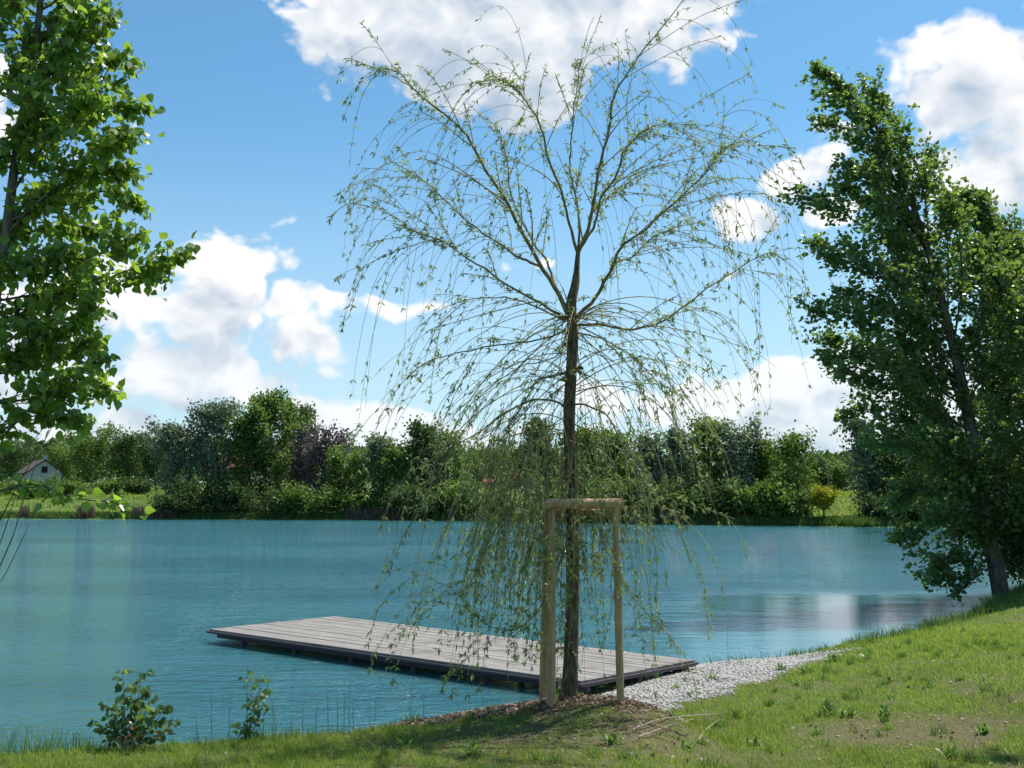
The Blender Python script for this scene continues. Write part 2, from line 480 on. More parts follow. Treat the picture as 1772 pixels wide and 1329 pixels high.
def gravel_mask(x, y):
    # strip of pale pebbles on the little beach right of the dock
    c = ((x - .9) * .62 + (y - 12.6) * .78); s = (-(x - .9) * .78 + (y - 12.6) * .62)
    m = sst(-.1, .35, c) * sst(7.4, 6.2, c) * sst(-.22 + .0 * c, .10 + .0 * c, s + (vnoise(x * 2.2, y * 2.2, 17) - .5) * .5) * sst(3.2, 2.9, s)
    return m


def mulch_mask(x, y):
    a = np.hypot((x - .75) / 1.15, (y - 11.5) / .75); b = np.hypot((x + .55) / .95, (y - 11.25) / .42)
    n = vnoise(x * 3, y * 3, 8)
    return np.clip(sst(1.15, .6, a + (n - .5) * .7) + sst(1.1, .6, b + (n - .5) * .6), 0, 1)


def height(x, y):
    x = np.asarray(x, float); y = np.asarray(y, float)
    d = lake_sd(x, y) + (vnoise(x * 1.1, y * 1.1, 5) - .5) * .22 * sst(60, 30, np.abs(y - 10))
    left = sst(2.3, 1.0, x + .45 * np.clip(y - 11.5, 0, 6))
    lip = .06 + .36 * left + .14 * sst(4.0, 6.0, x) + .22 * sst(8.5, 12, x)
    near = lip * sst(-.05, .45, d) + .066 * np.clip(d - .3, 0, 14) + (.02 + .0 * left) * sst(0, .3, d)
    near = near + .20 * np.exp(-(((x - .72) / 1.1) ** 2 + ((y - 11.1) / .7) ** 2)) * sst(0, .6, d)
    near = near + (vnoise(x * 1.7, y * 1.7, 3) - .5) * .05 * sst(.2, 1, d)
    far = .35 * sst(0, .8, d) + 2.0 * sst(.8, 20, d) + 1.6 * sst(18, 50, d) * sst(20, -30, x) + (vnoise(x * .15, y * .15, 4) - .5) * .8 * sst(3, 12, d)
    far = far + 0.5 * sst(40, 120, d)
    w = sst(32, 60, y)
    h = near * (1 - w) + far * w
    return np.where(d < 0, np.maximum(d * .35, -2.5), h)


def hz(x, y): return float(height(np.array([x]), np.array([y]))[0])


def axis(spans):
    out = []
    for a, b, st in spans: out += list(np.arange(a, b, st))
    return np.array(out + [spans[-1][1]])


xs = axis([(-2500, -400, 300), (-400, -150, 25), (-150, -60, 5), (-60, -14, 1.5), (-14, -7, .3), (-7, 9, .075), (9, 20, .15), (20, 60, 1.2), (60, 150, 5), (150, 400, 25), (400, 2500, 300)])
ys = axis([(-400, -40, 40), (-40, 0, 4), (0, 5, .5), (5, 14, .075), (14, 22, .1), (22, 36, .25), (36, 80, 2), (80, 125, 1.), (125, 200, 3), (200, 500, 25), (500, 3200, 300)])
X, Y = np.meshgrid(xs, ys); nx, ny = len(xs), len(ys)
Z = height(X.ravel(), Y.ravel())
xf, yf = X.ravel(), Y.ravel()


def cover_fn(x, y):
    n = vnoise(x * .9, y * .9, 21, 4); n2 = vnoise(x * 4.5, y * 4.5, 33, 3)
    c = sst(.26, .50, n * .62 + n2 * .38)
    d = lake_sd(x, y)
    c = np.maximum(c, sst(2.2, .6, d) * .95 * np.where((x > -2.2) & (x < 2.5), .45, 1))
    # trodden earth in front of the willow
    c = c * (1 - .48 * sst(1.2, .55, np.hypot((x - .9) / 2.3, (y - 9.8) / 1.5) + (n2 - .5) * 1.1))
    c = np.where(x > 3.0, np.maximum(c, .55 * sst(11, 16, y)), c)
    # worn earthy patch on the right-hand slope
    c = c * (1 - .8 * sst(1.3, .5, np.hypot((x - 3.9) / 1.2, (y - 11.6) / .9)))
    c = c * (1 - mulch_mask(x, y) * .82) * (1 - gravel_mask(x, y) * .93)
    return c


cov = cover_fn(xf, yf)
idx = np.arange(nx * ny).reshape(ny, nx)
fq = np.stack([idx[:-1, :-1], idx[:-1, 1:], idx[1:, 1:], idx[1:, :-1]], -1).reshape(-1, 4)
g_me = mesh('ground', np.stack([xf, yf, Z], 1), fq, True, attrs={'cover': cov, 'gravel': gravel_mask(xf, yf), 'mulch': mulch_mask(xf, yf), 'far': sst(34, 60, yf)})
tag(link('ground', g_me, M['ground']), 'grassy lake bank with worn soil running down to the water', kind='structure')
w_me = mesh('water', np.array([[-170, -25, 0], [60, -25, 0], [60, 135, 0], [-170, 135, 0]]), [(0, 1, 2, 3)])
tag(link('water', w_me, M['water']), 'turquoise rippled lake water', kind='structure')

# ------------------------------------------------------------------ dock
def box(c, sx, sy, sz, ax=None, ay=None):
    ax = np.array([1., 0, 0]) if ax is None else ax; ay = np.array([0, 1., 0]) if ay is None else ay
    az = np.cross(ax, ay); az = az / np.linalg.norm(az)
    v = [np.asarray(c) + ax * sx * a + ay * sy * b + az * sz * e for a, b, e in
         [(-.5, -.5, -.5), (.5, -.5, -.5), (.5, .5, -.5), (-.5, .5, -.5), (-.5, -.5, .5), (.5, -.5, .5), (.5, .5, .5), (-.5, .5, .5)]]
    f = [(0, 3, 2, 1), (4, 5, 6, 7), (0, 1, 5, 4), (1, 2, 6, 5), (2, 3, 7, 6), (3, 0, 4, 7)]
    return np.array(v), f


DH = .24
A0 = PZ(1009, 1179, DH); A1 = PZ(360, 1088, DH); B0 = PZ(1207, 1142, DH); B1 = PZ(575, 1066, DH)
ux = unit(((A1 - A0) + (B1 - B0)) / 2); dock = empty('dock', (A0 + A1 + B0 + B1) / 4 * np.array([1, 1, 0]),
    'low grey weathered plank dock reaching out from the pebble beach into the turquoise lake', 'dock')


def piece(name, v, f, m, parent, bev=.0):
    me = mesh(name, v, f); o = link(name, me, m, parent)
    if bev:
        b = o.modifiers.new('bevel', 'BEVEL'); b.width = bev; b.segments = 1; b.limit_method = 'NONE'
    return o


rng = np.random.default_rng(5)
NP = 20
dock_root = dock
oz = math.atan2(ux[1], ux[0])


def dock_pt(u, v):        # u along the length from the shore end, v across from the near edge
    a = A0 + (A1 - A0) * u; b = B0 + (B1 - B0) * u; return a + (b - a) * v


def dock_slab(name, u0, u1, v0, v1, z0, z1, m):
    q = [dock_pt(u0, v0), dock_pt(u1, v0), dock_pt(u1, v1), dock_pt(u0, v1)]
    v = np.array([[*p[:2], z0] for p in q] + [[*p[:2], z1] for p in q])
    ctr = v.mean(0); R = np.array([[math.cos(oz), -math.sin(oz), 0], [math.sin(oz), math.cos(oz), 0], [0, 0, 1]])
    loc = (v - ctr) @ R           # local frame: x along the dock
    me = mesh(name, loc, [(0, 1, 2, 3), (4, 7, 6, 5), (0, 4, 5, 1), (1, 5, 6, 2), (2, 6, 7, 3), (3, 7, 4, 0)])
    o = bpy.data.objects.new(name, me); C.objects.link(o); me.materials.append(m); o.parent = dock_root
    o.location = Vector(ctr) - dock_root.location; o.rotation_euler = (0, 0, oz)
    b = o.modifiers.new('bevel', 'BEVEL'); b.width = .004; b.segments = 1
    return o


for i in range(NP):
    v0, v1 = (i + .035) / NP, (i + .965) / NP
    js = sorted(rng.choice([.33, .5, .66], 1))
    cuts = [.004] + list(js) + [.996]
    for a, b in zip(cuts[:-1], cuts[1:]):
        dz = rng.uniform(-.004, .004)
        dock_slab('plank', a + .0008, b - .0008, v0, v1, DH - .032 + dz, DH + dz, M['deck'])
scv, scf, so = [], [], 0
for i in range(NP):
    for u in (.012, .17, .335, .5, .665, .83, .988):
        for dv in (.25, .75):
            c0 = dock_pt(u, (i + dv) / NP); ang = np.arange(6) * math.pi / 3
            ringv = np.stack([c0[0] + .006 * np.cos(ang), c0[1] + .006 * np.sin(ang), np.full(6, DH + .0055)], 1)
            scv.append(ringv); scf.append(tuple(range(so, so + 6))); so += 6
M['screw'] = mat('screw_steel', lambda N: bsdf(N, (.06, .055, .05, 1), .5))
link('screw_heads', mesh('screw_heads', np.concatenate(scv), scf), M['screw'], dock, 'stuff')
for v in (.0, 1.0):
    dock_slab('edge_board', 0, 1, v - .012, v + .012, DH - .07, DH - .034, M['edge'])
for u in (0.0, 1.0):
    dock_slab('end_board', u - .002 if u else u + .0, (u + .002) if u else .004, .014, .986, DH - .085, DH - .034, M['edge'])
for v in (.07, .5, .93):
    dock_slab('beam', .006, .994, v - .015, v + .015, DH - .17, DH - .034, M['edge'])
for u in (.05, .22, .39, .56, .73, .90):
    for v in (.06, .94):
        p = dock_pt(u, v); t = Tubes()
        t.add([[p[0], p[1], -1.6], [p[0], p[1], DH - .152]], [.055, .055], 10)
        link('pile', t.mesh('pile'), M['edge'], dock)

# ------------------------------------------------------------------ stake frame round the willow
TREE = np.array([.575, 11.25]); tb = hz(*TREE)
fr = empty('tree_support_frame', (TREE[0], TREE[1], tb), 'round pine stakes joined by half-log bars around the trunk of the young willow', 'tree stakes')


def post(a, b, r0, r1, name='post', taper_top=True):
    t = Tubes(); a = np.array(a); b = np.array(b); d = unit(b - a)
    pts = [a, a + (b - a) * .33, a + (b - a) * .66, b - d * .012, b, b + d * .0005]
    t.add(pts, [r0, r0 * .99, r1 * 1.01, r1, r1 * .86, .0005], 20)
    t.add([a + d * .0005, a, a + d * .0004], [.0005, r0 * .98, r0 * .99], 20)
    o = link(name, t.mesh(name), M['post'], fr); return o


pa = P(953.5, 1221, 10.9); pat = P(954.5, 880, 10.95)
pb = P(1074.5, 1220, 10.95); pbt = P(1065.5, 880, 10.95)
pc = P(939, 1212, 11.55); pct = P(947, 882, 11.5)
for a, b, r in ((pa, pat, .043), (pb, pbt, .037), (pc, pct, .041)):
    a = a.copy(); a[2] = min(a[2], hz(a[0], a[1])) - .15
    post(a, b, r, r * .92)
bar_z = pat[2] + .012


def bar(a, b, r):
    a = np.array(a); b = np.array(b); d = unit(b - a); a = a - d * .055; b = b + d * .055
    n = 24; ang = np.arange(n) * 2 * math.pi / n; w = unit(np.cross(d, [0, 0, 1])); u = np.cross(w, d)
    vv = []
    for q, s in ((a, .9), (a + d * .012, 1), ((a + b) / 2, .97), (b - d * .012, 1), (b, .9)):
        vv.append(np.array([q + (w * math.cos(t) + u * math.sin(t)) * r * s for t in ang]))
    v = np.concatenate(vv); f = []
    for k in range(4):
        for i in range(n): f.append((k * n + i, k * n + (i + 1) % n, (k + 1) * n + (i + 1) % n, (k + 1) * n + i))
    f.append(tuple(range(n))[::-1]); f.append(tuple(range(4 * n, 5 * n)))
    me = mesh('crossbar', v, f)
    o = link('crossbar', me, M['post'], fr)
    return o


bar([pat[0] - .0, pat[1] - .02, bar_z + .035], [pbt[0] + .005, pbt[1] - .0, bar_z + .035], .052)
bar([pct[0], pct[1], bar_z - .03], [pat[0] - .045, pat[1] - .10, bar_z + .018], .04)
bar([pct[0] + .05, pct[1] + .03, bar_z - .055], [pbt[0] - .02, pbt[1] + .09, bar_z - .055], .042)

# ------------------------------------------------------------------ the willow
wr = np.random.default_rng(11)
D = 11.25
willow = empty('willow_tree', (TREE[0], TREE[1], tb), 'young staked weeping willow with sparse arching twigs standing before the dock', 'tree')
trunk_px = [(982, 1226), (986, 1180), (989, 1100), (991, 1000), (990, 900), (987, 800), (985, 720), (988, 650), (991, 590), (989, 545), (989, 520), (996, 480), (1000, 438)]
tp = smooth_path([P(a, b, D) for a, b in trunk_px], 60)
tt = np.linspace(0, 1, 60)
tr = np.interp(tt, [0, .045, .11, .27, .54, .72, .83, .88, .93, 1], [.125, .09, .072, .064, .058, .054, .052, .038, .028, .022])
tr = tr * (1 + .05 * np.sin(tt * 70) * np.sin(tt * 23))
tp[0, 2] -= .08
T = Tubes(); T.add(tp, tr, 16)
for (px, py, dx) in ((978, 660, -.1), (976, 705, -.07), (978, 600, -.08), (1003, 640, .08)):     # pruned stubs
    a = P(px + (8 if dx < 0 else -8), py, D); T.add([a, a + np.array([dx * .6, -.03, .02]), a + np.array([dx, -.04, .01])], [.026, .022, .012], 7)
tm = T.mesh('trunk'); link('trunk', tm, M['willow_bark'], willow)

# limbs traced from the photograph, each with its own depth: (points (px,py,depth offset), r0, r1, withes, leaf density)
LIMBS = [
    ([(984, 548, 0), (966, 508, -.05), (938, 462, -.12), (908, 405, -.18), (886, 352, -.25), (846, 292, -.33), (812, 232, -.4), (768, 196, -.45), (722, 158, -.5), (690, 128, -.55), (655, 122, -.6), (641, 136, -.6)], .036, .003, 18, 1.3),
    ([(988, 545, 0), (999, 492, .05), (1000, 436, .1), (1024, 368, .16), (1036, 300, .2), (1056, 236, .25), (1064, 180, .28), (1092, 130, .3), (1140, 65, .32), (1190, 2, .34), (1210, -25, .34)], .034, .0035, 12, 1.0),
    ([(994, 552, 0), (1032, 512, -.05), (1053, 474, -.12), (1070, 432, -.16), (1116, 396, -.25), (1164, 350, -.35), (1215, 304, -.42), (1244, 264, -.5), (1285, 250, -.55)], .03, .004, 20, 1.5),
    ([(996, 562, 0), (1040, 563, .1), (1090, 569, .25), (1140, 560, .35), (1190, 528, .45), (1250, 483, .55), (1305, 450, .65), (1345, 440, .7), (1378, 462, .75)], .022, .003, 14, .8),
    ([(1000, 440, .1), (984, 388, 0), (972, 330, -.15), (948, 262, -.3), (930, 200, -.42), (896, 150, -.48), (860, 137, -.5), (815, 146, -.55)], .024, .003, 12, 1.2),
    ([(1000, 440, .1), (1003, 360, .25), (986, 290, .4), (993, 200, .5), (998, 128, .55), (1003, 118, .55)], .019, .003, 10, .9),
    ([(980, 552, 0), (945, 535, -.1), (890, 508, -.3), (835, 472, -.5), (775, 432, -.65), (720, 405, -.75), (680, 388, -.8)], .024, .004, 16, 1.2),
    ([(938, 462, -.12), (900, 446, .05), (868, 418, .2), (818, 386, .4), (770, 345, .5), (725, 308, .6), (700, 300, .65)], .022, .003, 14, 1.1),
    ([(966, 508, -.05), (945, 455, .15), (922, 412, .35), (888, 336, .5), (880, 270, .6), (868, 215, .68), (840, 190, .7)], .02, .003, 10, .9),
    ([(978, 556, 0), (920, 525, .15), (870, 512, .35), (810, 515, .55), (760, 530, .7), (715, 560, .85)], .015, .002, 10, .6),
    ([(1000, 436, .1), (1028, 392, -.15), (1038, 350, -.35), (1068, 315, -.55), (1085, 265, -.65), (1110, 232, -.7), (1155, 218, -.75), (1195, 225, -.8)], .022, .003, 14, 1.1),
    ([(1053, 474, -.12), (1072, 452, .2), (1102, 440, .5), (1136, 412, .65), (1180, 395, .8), (1235, 380, .9)], .019, .003, 12, .9),
    ([(1024, 368, .16), (1040, 350, .4), (1078, 328, .7), (1120, 300, .8), (1175, 288, .85)], .018, .003, 10, .8),
    ([(984, 640, 0), (965, 653, -.06), (930, 668, -.12), (905, 700, -.2), (880, 740, -.28), (862, 785, -.33), (850, 850, -.36)], .016, .003, 5, .7),
    ([(984, 712, 0), (958, 690, -.08), (920, 690, -.15), (870, 712, -.25), (820, 748, -.35), (770, 778, -.42), (728, 800, -.48), (700, 822, -.5), (685, 850, -.52)], .018, .002, 7, .6),
    ([(992, 700, 0), (1020, 700, -.08), (1055, 717, -.16), (1085, 758, -.24), (1108, 800, -.3), (1135, 840, -.36), (1175, 880, -.42), (1200, 912, -.45)], .015, .002, 7, .7),
    ([(990, 818, -.04), (1005, 828, -.14), (1030, 850, -.24), (1060, 870, -.32), (1095, 872, -.36), (1130, 864, -.4), (1160, 872, -.44), (1190, 905, -.48)], .010, .002, 4, .5),
    ([(992, 825, -.04), (1010, 850, -.2), (1035, 905, -.35), (1060, 955, -.4), (1085, 1005, -.42), (1115, 1050, -.45), (1150, 1085, -.5), (1178, 1120, -.52)], .012, .002, 6, .8),
    ([(982, 930, 0), (970, 975, -.15), (955, 1025, -.3), (925, 1068, -.4), (890, 1084, -.46), (850, 1078, -.5), (822, 1055, -.52), (800, 1020, -.54), (785, 1010, -.55)], .012, .003, 8, 1.2),
    ([(984, 830, 0), (950, 850, -.2), (900, 865, -.35), (860, 900, -.5), (835, 960, -.55), (820, 1040, -.58)], .010, .002, 7, 1.1),
    ([(984, 570, 0), (930, 590, -.2), (870, 600, -.4), (800, 615, -.6), (735, 640, -.75), (690, 680, -.85), (655, 735, -.9)], .014, .002, 9, .7),
    ([(994, 575, 0), (1040, 585, -.2), (1085, 610, -.4), (1125, 640, -.5), (1170, 665, -.6), (1215, 720, -.7)], .013, .002, 9, .8),
    ([(984, 565, 0), (960, 620, .2), (900, 640, .45), (830, 690, .7), (780, 760, .85), (750, 830, .9)], .012, .002, 8, .6),
    ([(994, 560, 0), (1040, 590, .3), (1080, 640, .55), (1110, 710, .75), (1130, 790, .85)], .012, .002, 8, .6),
]


def withe(p0, d0, L, droop, wind=.12, n=14):
    for _ in range(5):
        q = withe1(p0, d0, L, droop, wind, n)
        px = q[:, 0] / q[:, 1] * F + W0 / 2; top = (q[:, 2].max() - p0[2])
        if 585 < px.min() and px.max() < 1405 and top < .55: break
        L *= .72; wind *= .5; droop *= 1.15
    return q


def withe1(p0, d0, L, droop, wind, n):
    """arching twig: leaves along d0, then bends over and hangs"""
    pts = [p0]; d = unit(d0); st = L / n
    for i in range(n):
        d = d + np.array([-wind * st, 0, -droop * st * (1.2 if d[2] > -.2 else .8)]) + wr.normal(0, .034, 3)
        d = unit(d); pts.append(pts[-1] + d * st)
    return np.array(pts)


leafpos, leafdir, leafsz, leafown = [], [], [], []


def tuft(p, d, n, own, size=.062):
    for _ in range(n):
        dd = unit(unit(d) * wr.uniform(.2, 1.1) + wr.normal(0, .55, 3) + np.array([0, 0, -.28]))
        leafpos.append(p + wr.normal(0, .006, 3)); leafdir.append(dd); leafsz.append(size * wr.uniform(.6, 1.25)); leafown.append(own)


for li, (pts, r0, r1, nw, ld) in enumerate(LIMBS):
    path = smooth_path([P(a, b, D + c) for a, b, c in pts], 36)
    path[3:] += np.cumsum(wr.normal(0, .007, (33, 3)), axis=0)
    s = np.linspace(0, 1, 36); rr = r1 * .8 + (r0 * .68 - r1 * .8) * (1 - s) ** 1.1
    t = Tubes(); t.add(path, rr, 8)
    limb = link('branch', t.mesh('branch'), M['limb_bark'], willow)
    tw = Tubes(); seg = np.gradient(path, axis=0)
    upper = pts[-1][1] < 560
    # leaf tufts along the branch itself
    for _ in range(int(85 * ld * (1.0 if upper else .6))):
        i = int(wr.beta(1.9, 1.3) * 35)
        if i < 6: continue
        tuft(path[i] + wr.normal(0, .03, 3), seg[i] + wr.normal(0, .03, 3), wr.integers(3, 8), li, .058)
    # side branches
    starts = []
    nsb = 12 if upper else 4
    for k in range(nsb):
        i = int(wr.uniform(.22, .9) * 35); tdir = unit(seg[i])
        side = unit(np.cross(tdir, wr.normal(0, 1, 3)))
        d = unit(tdir * .9 + side * .65 + np.array([0, 0, .12 if upper else -.3]))
        sp = withe(path[i], d, wr.uniform(.55, 1.35) if upper else wr.uniform(.4, .8), .35, n=12)
        tw.add(sp, np.linspace(rr[i] * .5, .003, 13), 5)
        for j in range(4, 13, 1):
            if wr.random() < .62 * ld: tuft(sp[j], sp[j] - sp[j - 1], wr.integers(2, 6), li)
        starts += [(sp[j], unit(sp[j] - sp[j - 1])) for j in (5, 8, 10, 12)]
    for k in range(int(nw * (1.25 if upper else 1.3))):
        if starts and wr.random() < .6:
            p0, d0 = starts[wr.integers(len(starts))]
        else:
            i = int(wr.uniform(.25, 1) * 35); p0, d0 = path[i], unit(seg[i])
        out = unit(np.array([p0[0] - TREE[0], p0[1] - D, 0]) + wr.normal(0, .25, 3) * np.array([1, 1, 0]))
        hgt = p0[2] - tb
        if upper:
            L = wr.uniform(.5, 1.1) + wr.random() ** 2 * 1.5
            d = unit(d0 * .7 + out * wr.uniform(.3, .9) + np.array([0, 0, wr.uniform(-.2, .55)]))
            pp = withe(p0, d, L, wr.uniform(1.8, 3.3))
        else:
            L = min(wr.uniform(.5, 1.5), max(.3, hgt * .9))
            d = unit(d0 * .6 + out * wr.uniform(.1, .6) + np.array([0, 0, wr.uniform(-.6, .1)]))
            pp = withe(p0, d, L, wr.uniform(1.8, 3.2))
        pp[:, 2] = np.maximum(pp[:, 2], tb - .05 + .1)
        tw.add(pp, np.linspace(.0030, .0013, len(pp)), 3)
        dens = .36 if upper else .62
        for j in range(2, len(pp)):
            if wr.random() < dens * ld * (1.25 if j > 10 else .8): tuft(pp[j], pp[j] - pp[j - 1], wr.integers(2, 5), li)
        if wr.random() < .8: tuft(pp[-1], pp[-1] - pp[-2], wr.integers(3, 7), li)
    LIMBS[li] = (limb, tw)

# long fine twigs falling from the head of the trunk and a curtain low down
head = Tubes(); HI = len(LIMBS)
for k in range(95):
    a = wr.uniform(0, 2 * math.pi); z0 = 545 + 210 * wr.random() ** 1.7
    p0 = P(988, z0, D) + np.array([math.cos(a), math.sin(a), 0]) * .05
    el = wr.uniform(-.9, .9)
    d = np.array([math.cos(a), math.sin(a) * .8, el])
    L = wr.uniform(.9, 2.6); pp = withe(p0, d, L, wr.uniform(.5, 1.35), n=18)
    head.add(pp, np.linspace(wr.uniform(.003, .0065), .0014, len(pp)), 4)
    for j in range(5, len(pp)):
        if wr.random() < .33: tuft(pp[j], pp[j] - pp[j - 1], wr.integers(2, 5), HI)
    if wr.random() < .8:
        i = wr.integers(7, 15)
        q = withe(pp[i], unit(pp[i] - pp[i - 1]) + wr.normal(0, .4, 3), wr.uniform(.5, 1.3), 1.6)
        head.add(q, np.linspace(.0028, .0013, len(q)), 3)
        for j in range(3, len(q)):
            if wr.random() < .4: tuft(q[j], q[j] - q[j - 1], wr.integers(2, 5), HI)
low = Tubes()
for k in range(230):
    x0 = wr.normal(985, 52) if wr.random() < .45 else wr.normal(905, 55)
    y0 = wr.uniform(690, 930); dz = wr.normal(-.1, .3)
    p0 = P(x0, y0, D + dz); bot = wr.uniform(930, 1175) if x0 < 1000 else wr.uniform(900, 1120)
    L = max(.3, (bot - y0) * D / F)
    L = min(L, 2.0)
    d = np.array([wr.normal((x0 - 985) * .004, .25), wr.normal(0, .2), -1.0])
    pp = withe(p0, d, L, 1.5, wind=.05, n=16)
    low.add(pp, np.linspace(.0032, .0014, len(pp)), 3)
    for j in range(2, len(pp)):
        if wr.random() < (.62 if pp[j][2] < 3.0 else .35): tuft(pp[j], pp[j] - pp[j - 1], wr.integers(2, 6), HI + 1)
# short leafy shoots on the trunk itself
for k in range(70):
    i = int(wr.uniform(.10, .84) * 59); a = wr.uniform(0, 6.28); out = np.array([math.cos(a), math.sin(a), wr.uniform(-.6, .6)])
    q = withe1(tp[i] + out * tr[i] * .9, out, wr.uniform(.08, .42), 2.5, .1, 8); low.add(q, np.linspace(.0028, .0012, len(q)), 3)
    for j in range(2, len(q), 2): tuft(q[j], q[j] - q[j - 1], wr.integers(2, 6), HI + 1)
h_o = link('fine_twigs', head.mesh('fine_twigs'), M['willow_twig'], willow, 'stuff')
l_o = link('hanging_twigs', low.mesh('hanging_twigs'), M['willow_twig'], willow, 'stuff')
leafpos, leafdir, leafsz, leafown = map(np.array, (leafpos, leafdir, leafsz, leafown))
lnrm = wr.normal(0, 1, leafpos.shape) + np.array([0, -.2, .5])
owners = [x[0] for x in LIMBS] + [h_o, l_o]
for li, ow in enumerate(owners):
    m = leafown == li
    if li < HI:
        link('twigs', LIMBS[li][1].mesh('twigs'), M['willow_twig'], ow, 'stuff')
    v, f = leaves(leafpos[m], leafdir[m], lnrm[m], leafsz[m], T_LANCE)
    link('leaves', mesh('leaves', v, f, tint=np.repeat(wr.random(m.sum()), 2)), M['willow_leaf'], ow, 'stuff')
print('willow leaves', len(leafpos))


# ------------------------------------------------------------------ broadleaf / poplar generator
def tree(name, trunk, radii, envelope, label, cat, leafmat, barkmat, n_br, n_leaf, leafsize, seed, tmpl=T_CLUMP, t0=.15, lean=(0, 0, 0), up=.6,
         spread=.16, group=None, sides=8, leaf_parts=0, droop_tip=0.0, tubes_twigs=True, stretch=(1, 1, 1), sub=5, extra=None, part_test=None, hang=0.0, push=0.0, flat=1.0):
    """trunk: (n,3) path. envelope(t)-> branch length at height fraction t. Leaves gather round the branchlets."""
    r = np.random.default_rng(seed)
    base = trunk[0]; root = empty(name, base, label, cat, group)
    tpth = smooth_path(trunk, 24); rad = np.interp(np.linspace(0, 1, 24), np.linspace(0, 1, len(radii)), radii)
    tpth[0, 2] -= .1
    T = Tubes(); T.add(tpth, rad, sides); link('trunk', T.mesh('trunk'), barkmat, root)
    B = Tubes(); LP = []; LD = []; Lmax = max(envelope(t) for t in np.linspace(t0, 1, 20))
    for k in range(n_br):
        t = t0 + (1 - t0) * (k + r.random()) / n_br; fi = t * 23; i = min(int(fi), 22)
        p0 = tpth[i] + (tpth[i + 1] - tpth[i]) * (fi - i)
        a = k * 2.4 + r.uniform(-.6, .6); Lb = envelope(t) * r.uniform(.65, 1.15)
        if Lb < .02: continue
        d = unit(np.array([math.cos(a) * flat, math.sin(a) * flat, up * r.uniform(.6, 1.3)]) + np.array(lean) * push); pts = [p0]; n = 7
        if push: Lb *= max(.42, .58 - .5 * math.cos(a))
        for j in range(n):
            d = unit(d + np.array(lean) / n + np.array([0, 0, .10 - droop_tip * j / n]) + r.normal(0, .07, 3))
            pts.append(pts[-1] + d * Lb / n)
        pts = np.array(pts); B.add(pts, np.linspace(max(.004, rad[i] * .38), .003, n + 1), 5)
        for q in range(sub):
            j = r.integers(2, n + 1); s0 = pts[j]; sd = unit(unit(pts[j] - pts[j - 1]) + r.normal(0, .55, 3) + np.array(lean) * .3)
            Ls = Lb * r.uniform(.18, .42); e = s0 + sd * Ls
            if tubes_twigs: B.add([s0, (s0 + e) / 2 + r.normal(0, Ls * .05, 3), e], [.006, .004, .002], 3)
            m = 6 if not push else max(2, int(8 * Lb / Lmax))
            for w in np.linspace(.1, 1.05, m): LP.append(s0 + (e - s0) * w); LD.append(sd)
        for j in range(2, n + 1): LP.append(pts[j]); LD.append(pts[j] - pts[j - 1])
    for s in np.linspace(.75, 1, 12): LP.append(tpth[min(23, int(s * 23))]); LD.append(np.array(lean) + np.array([0, 0, 1.]))
    if extra is not None:
        ep, ed, eb = extra(r)
        for pth, r0 in eb: B.add(pth, np.linspace(r0, .003, len(pth)), 5)
        LP += list(ep); LD += list(ed)
    LP = np.array(LP); LD = unit(np.array(LD))
    sel = r.integers(0, len(LP), n_leaf)
    size = leafsize * r.uniform(.5, 1.35, n_leaf)
    sc = np.array(stretch) * spread
    pos = LP[sel] + r.normal(0, 1, (n_leaf, 3)) * sc
    dirs = LD[sel] * .5 + r.normal(0, .7, (n_leaf, 3)) + np.array(lean) * .9 + np.array([0, 0, -hang])
    nrm = r.normal(0, .7, (n_leaf, 3)) + np.array([0, 0, .8]) + np.array([0, -.45, 0]) * (hang > 0)
    link('branches', B.mesh('branches'), barkmat, root, 'stuff')
    tint = np.clip(r.normal(.5, .28, n_leaf), 0, 1)
    if leaf_parts:
        ok = part_test(pos); order = np.argsort(np.where(ok, pos[:, 1], 1e9))[:leaf_parts]; keep = np.ones(n_leaf, bool); keep[order] = False
        protos = []
        for tv in (.2, .5, .85):
            v, f = leaves(np.zeros((1, 3)), np.array([[1., 0, 0]]), np.array([[0, 0, 1.]]), np.ones(1), tmpl)
            me = mesh('leaf', v, f, tint=np.full(len(f), tv)); me.materials.append(leafmat); protos.append(me)
        for j in order:
            d = unit(dirs[j]); w = unit(np.cross(nrm[j], d)); nn = np.cross(d, w)
            o = bpy.data.objects.new('leaf', protos[int(tint[j] * 2.99)]); C.objects.link(o); o.parent = root
            mt = Matrix(((d[0], w[0], nn[0]), (d[1], w[1], nn[1]), (d[2], w[2], nn[2]))).to_4x4()
            o.matrix_local = Matrix.Translation(Vector(pos[j]) - root.location) @ mt @ Matrix.Scale(float(size[j]), 4)
        pos, dirs, nrm, size, tint = pos[keep], dirs[keep], nrm[keep], size[keep], tint[keep]
    v, f = leaves(pos, dirs, nrm, size, tmpl)
    link('leaves' if leaf_parts or tmpl is T_POP else 'crown', mesh('crown', v, f, tint=np.repeat(tint, len(tmpl[1]))), leafmat, root, 'stuff')
    return root


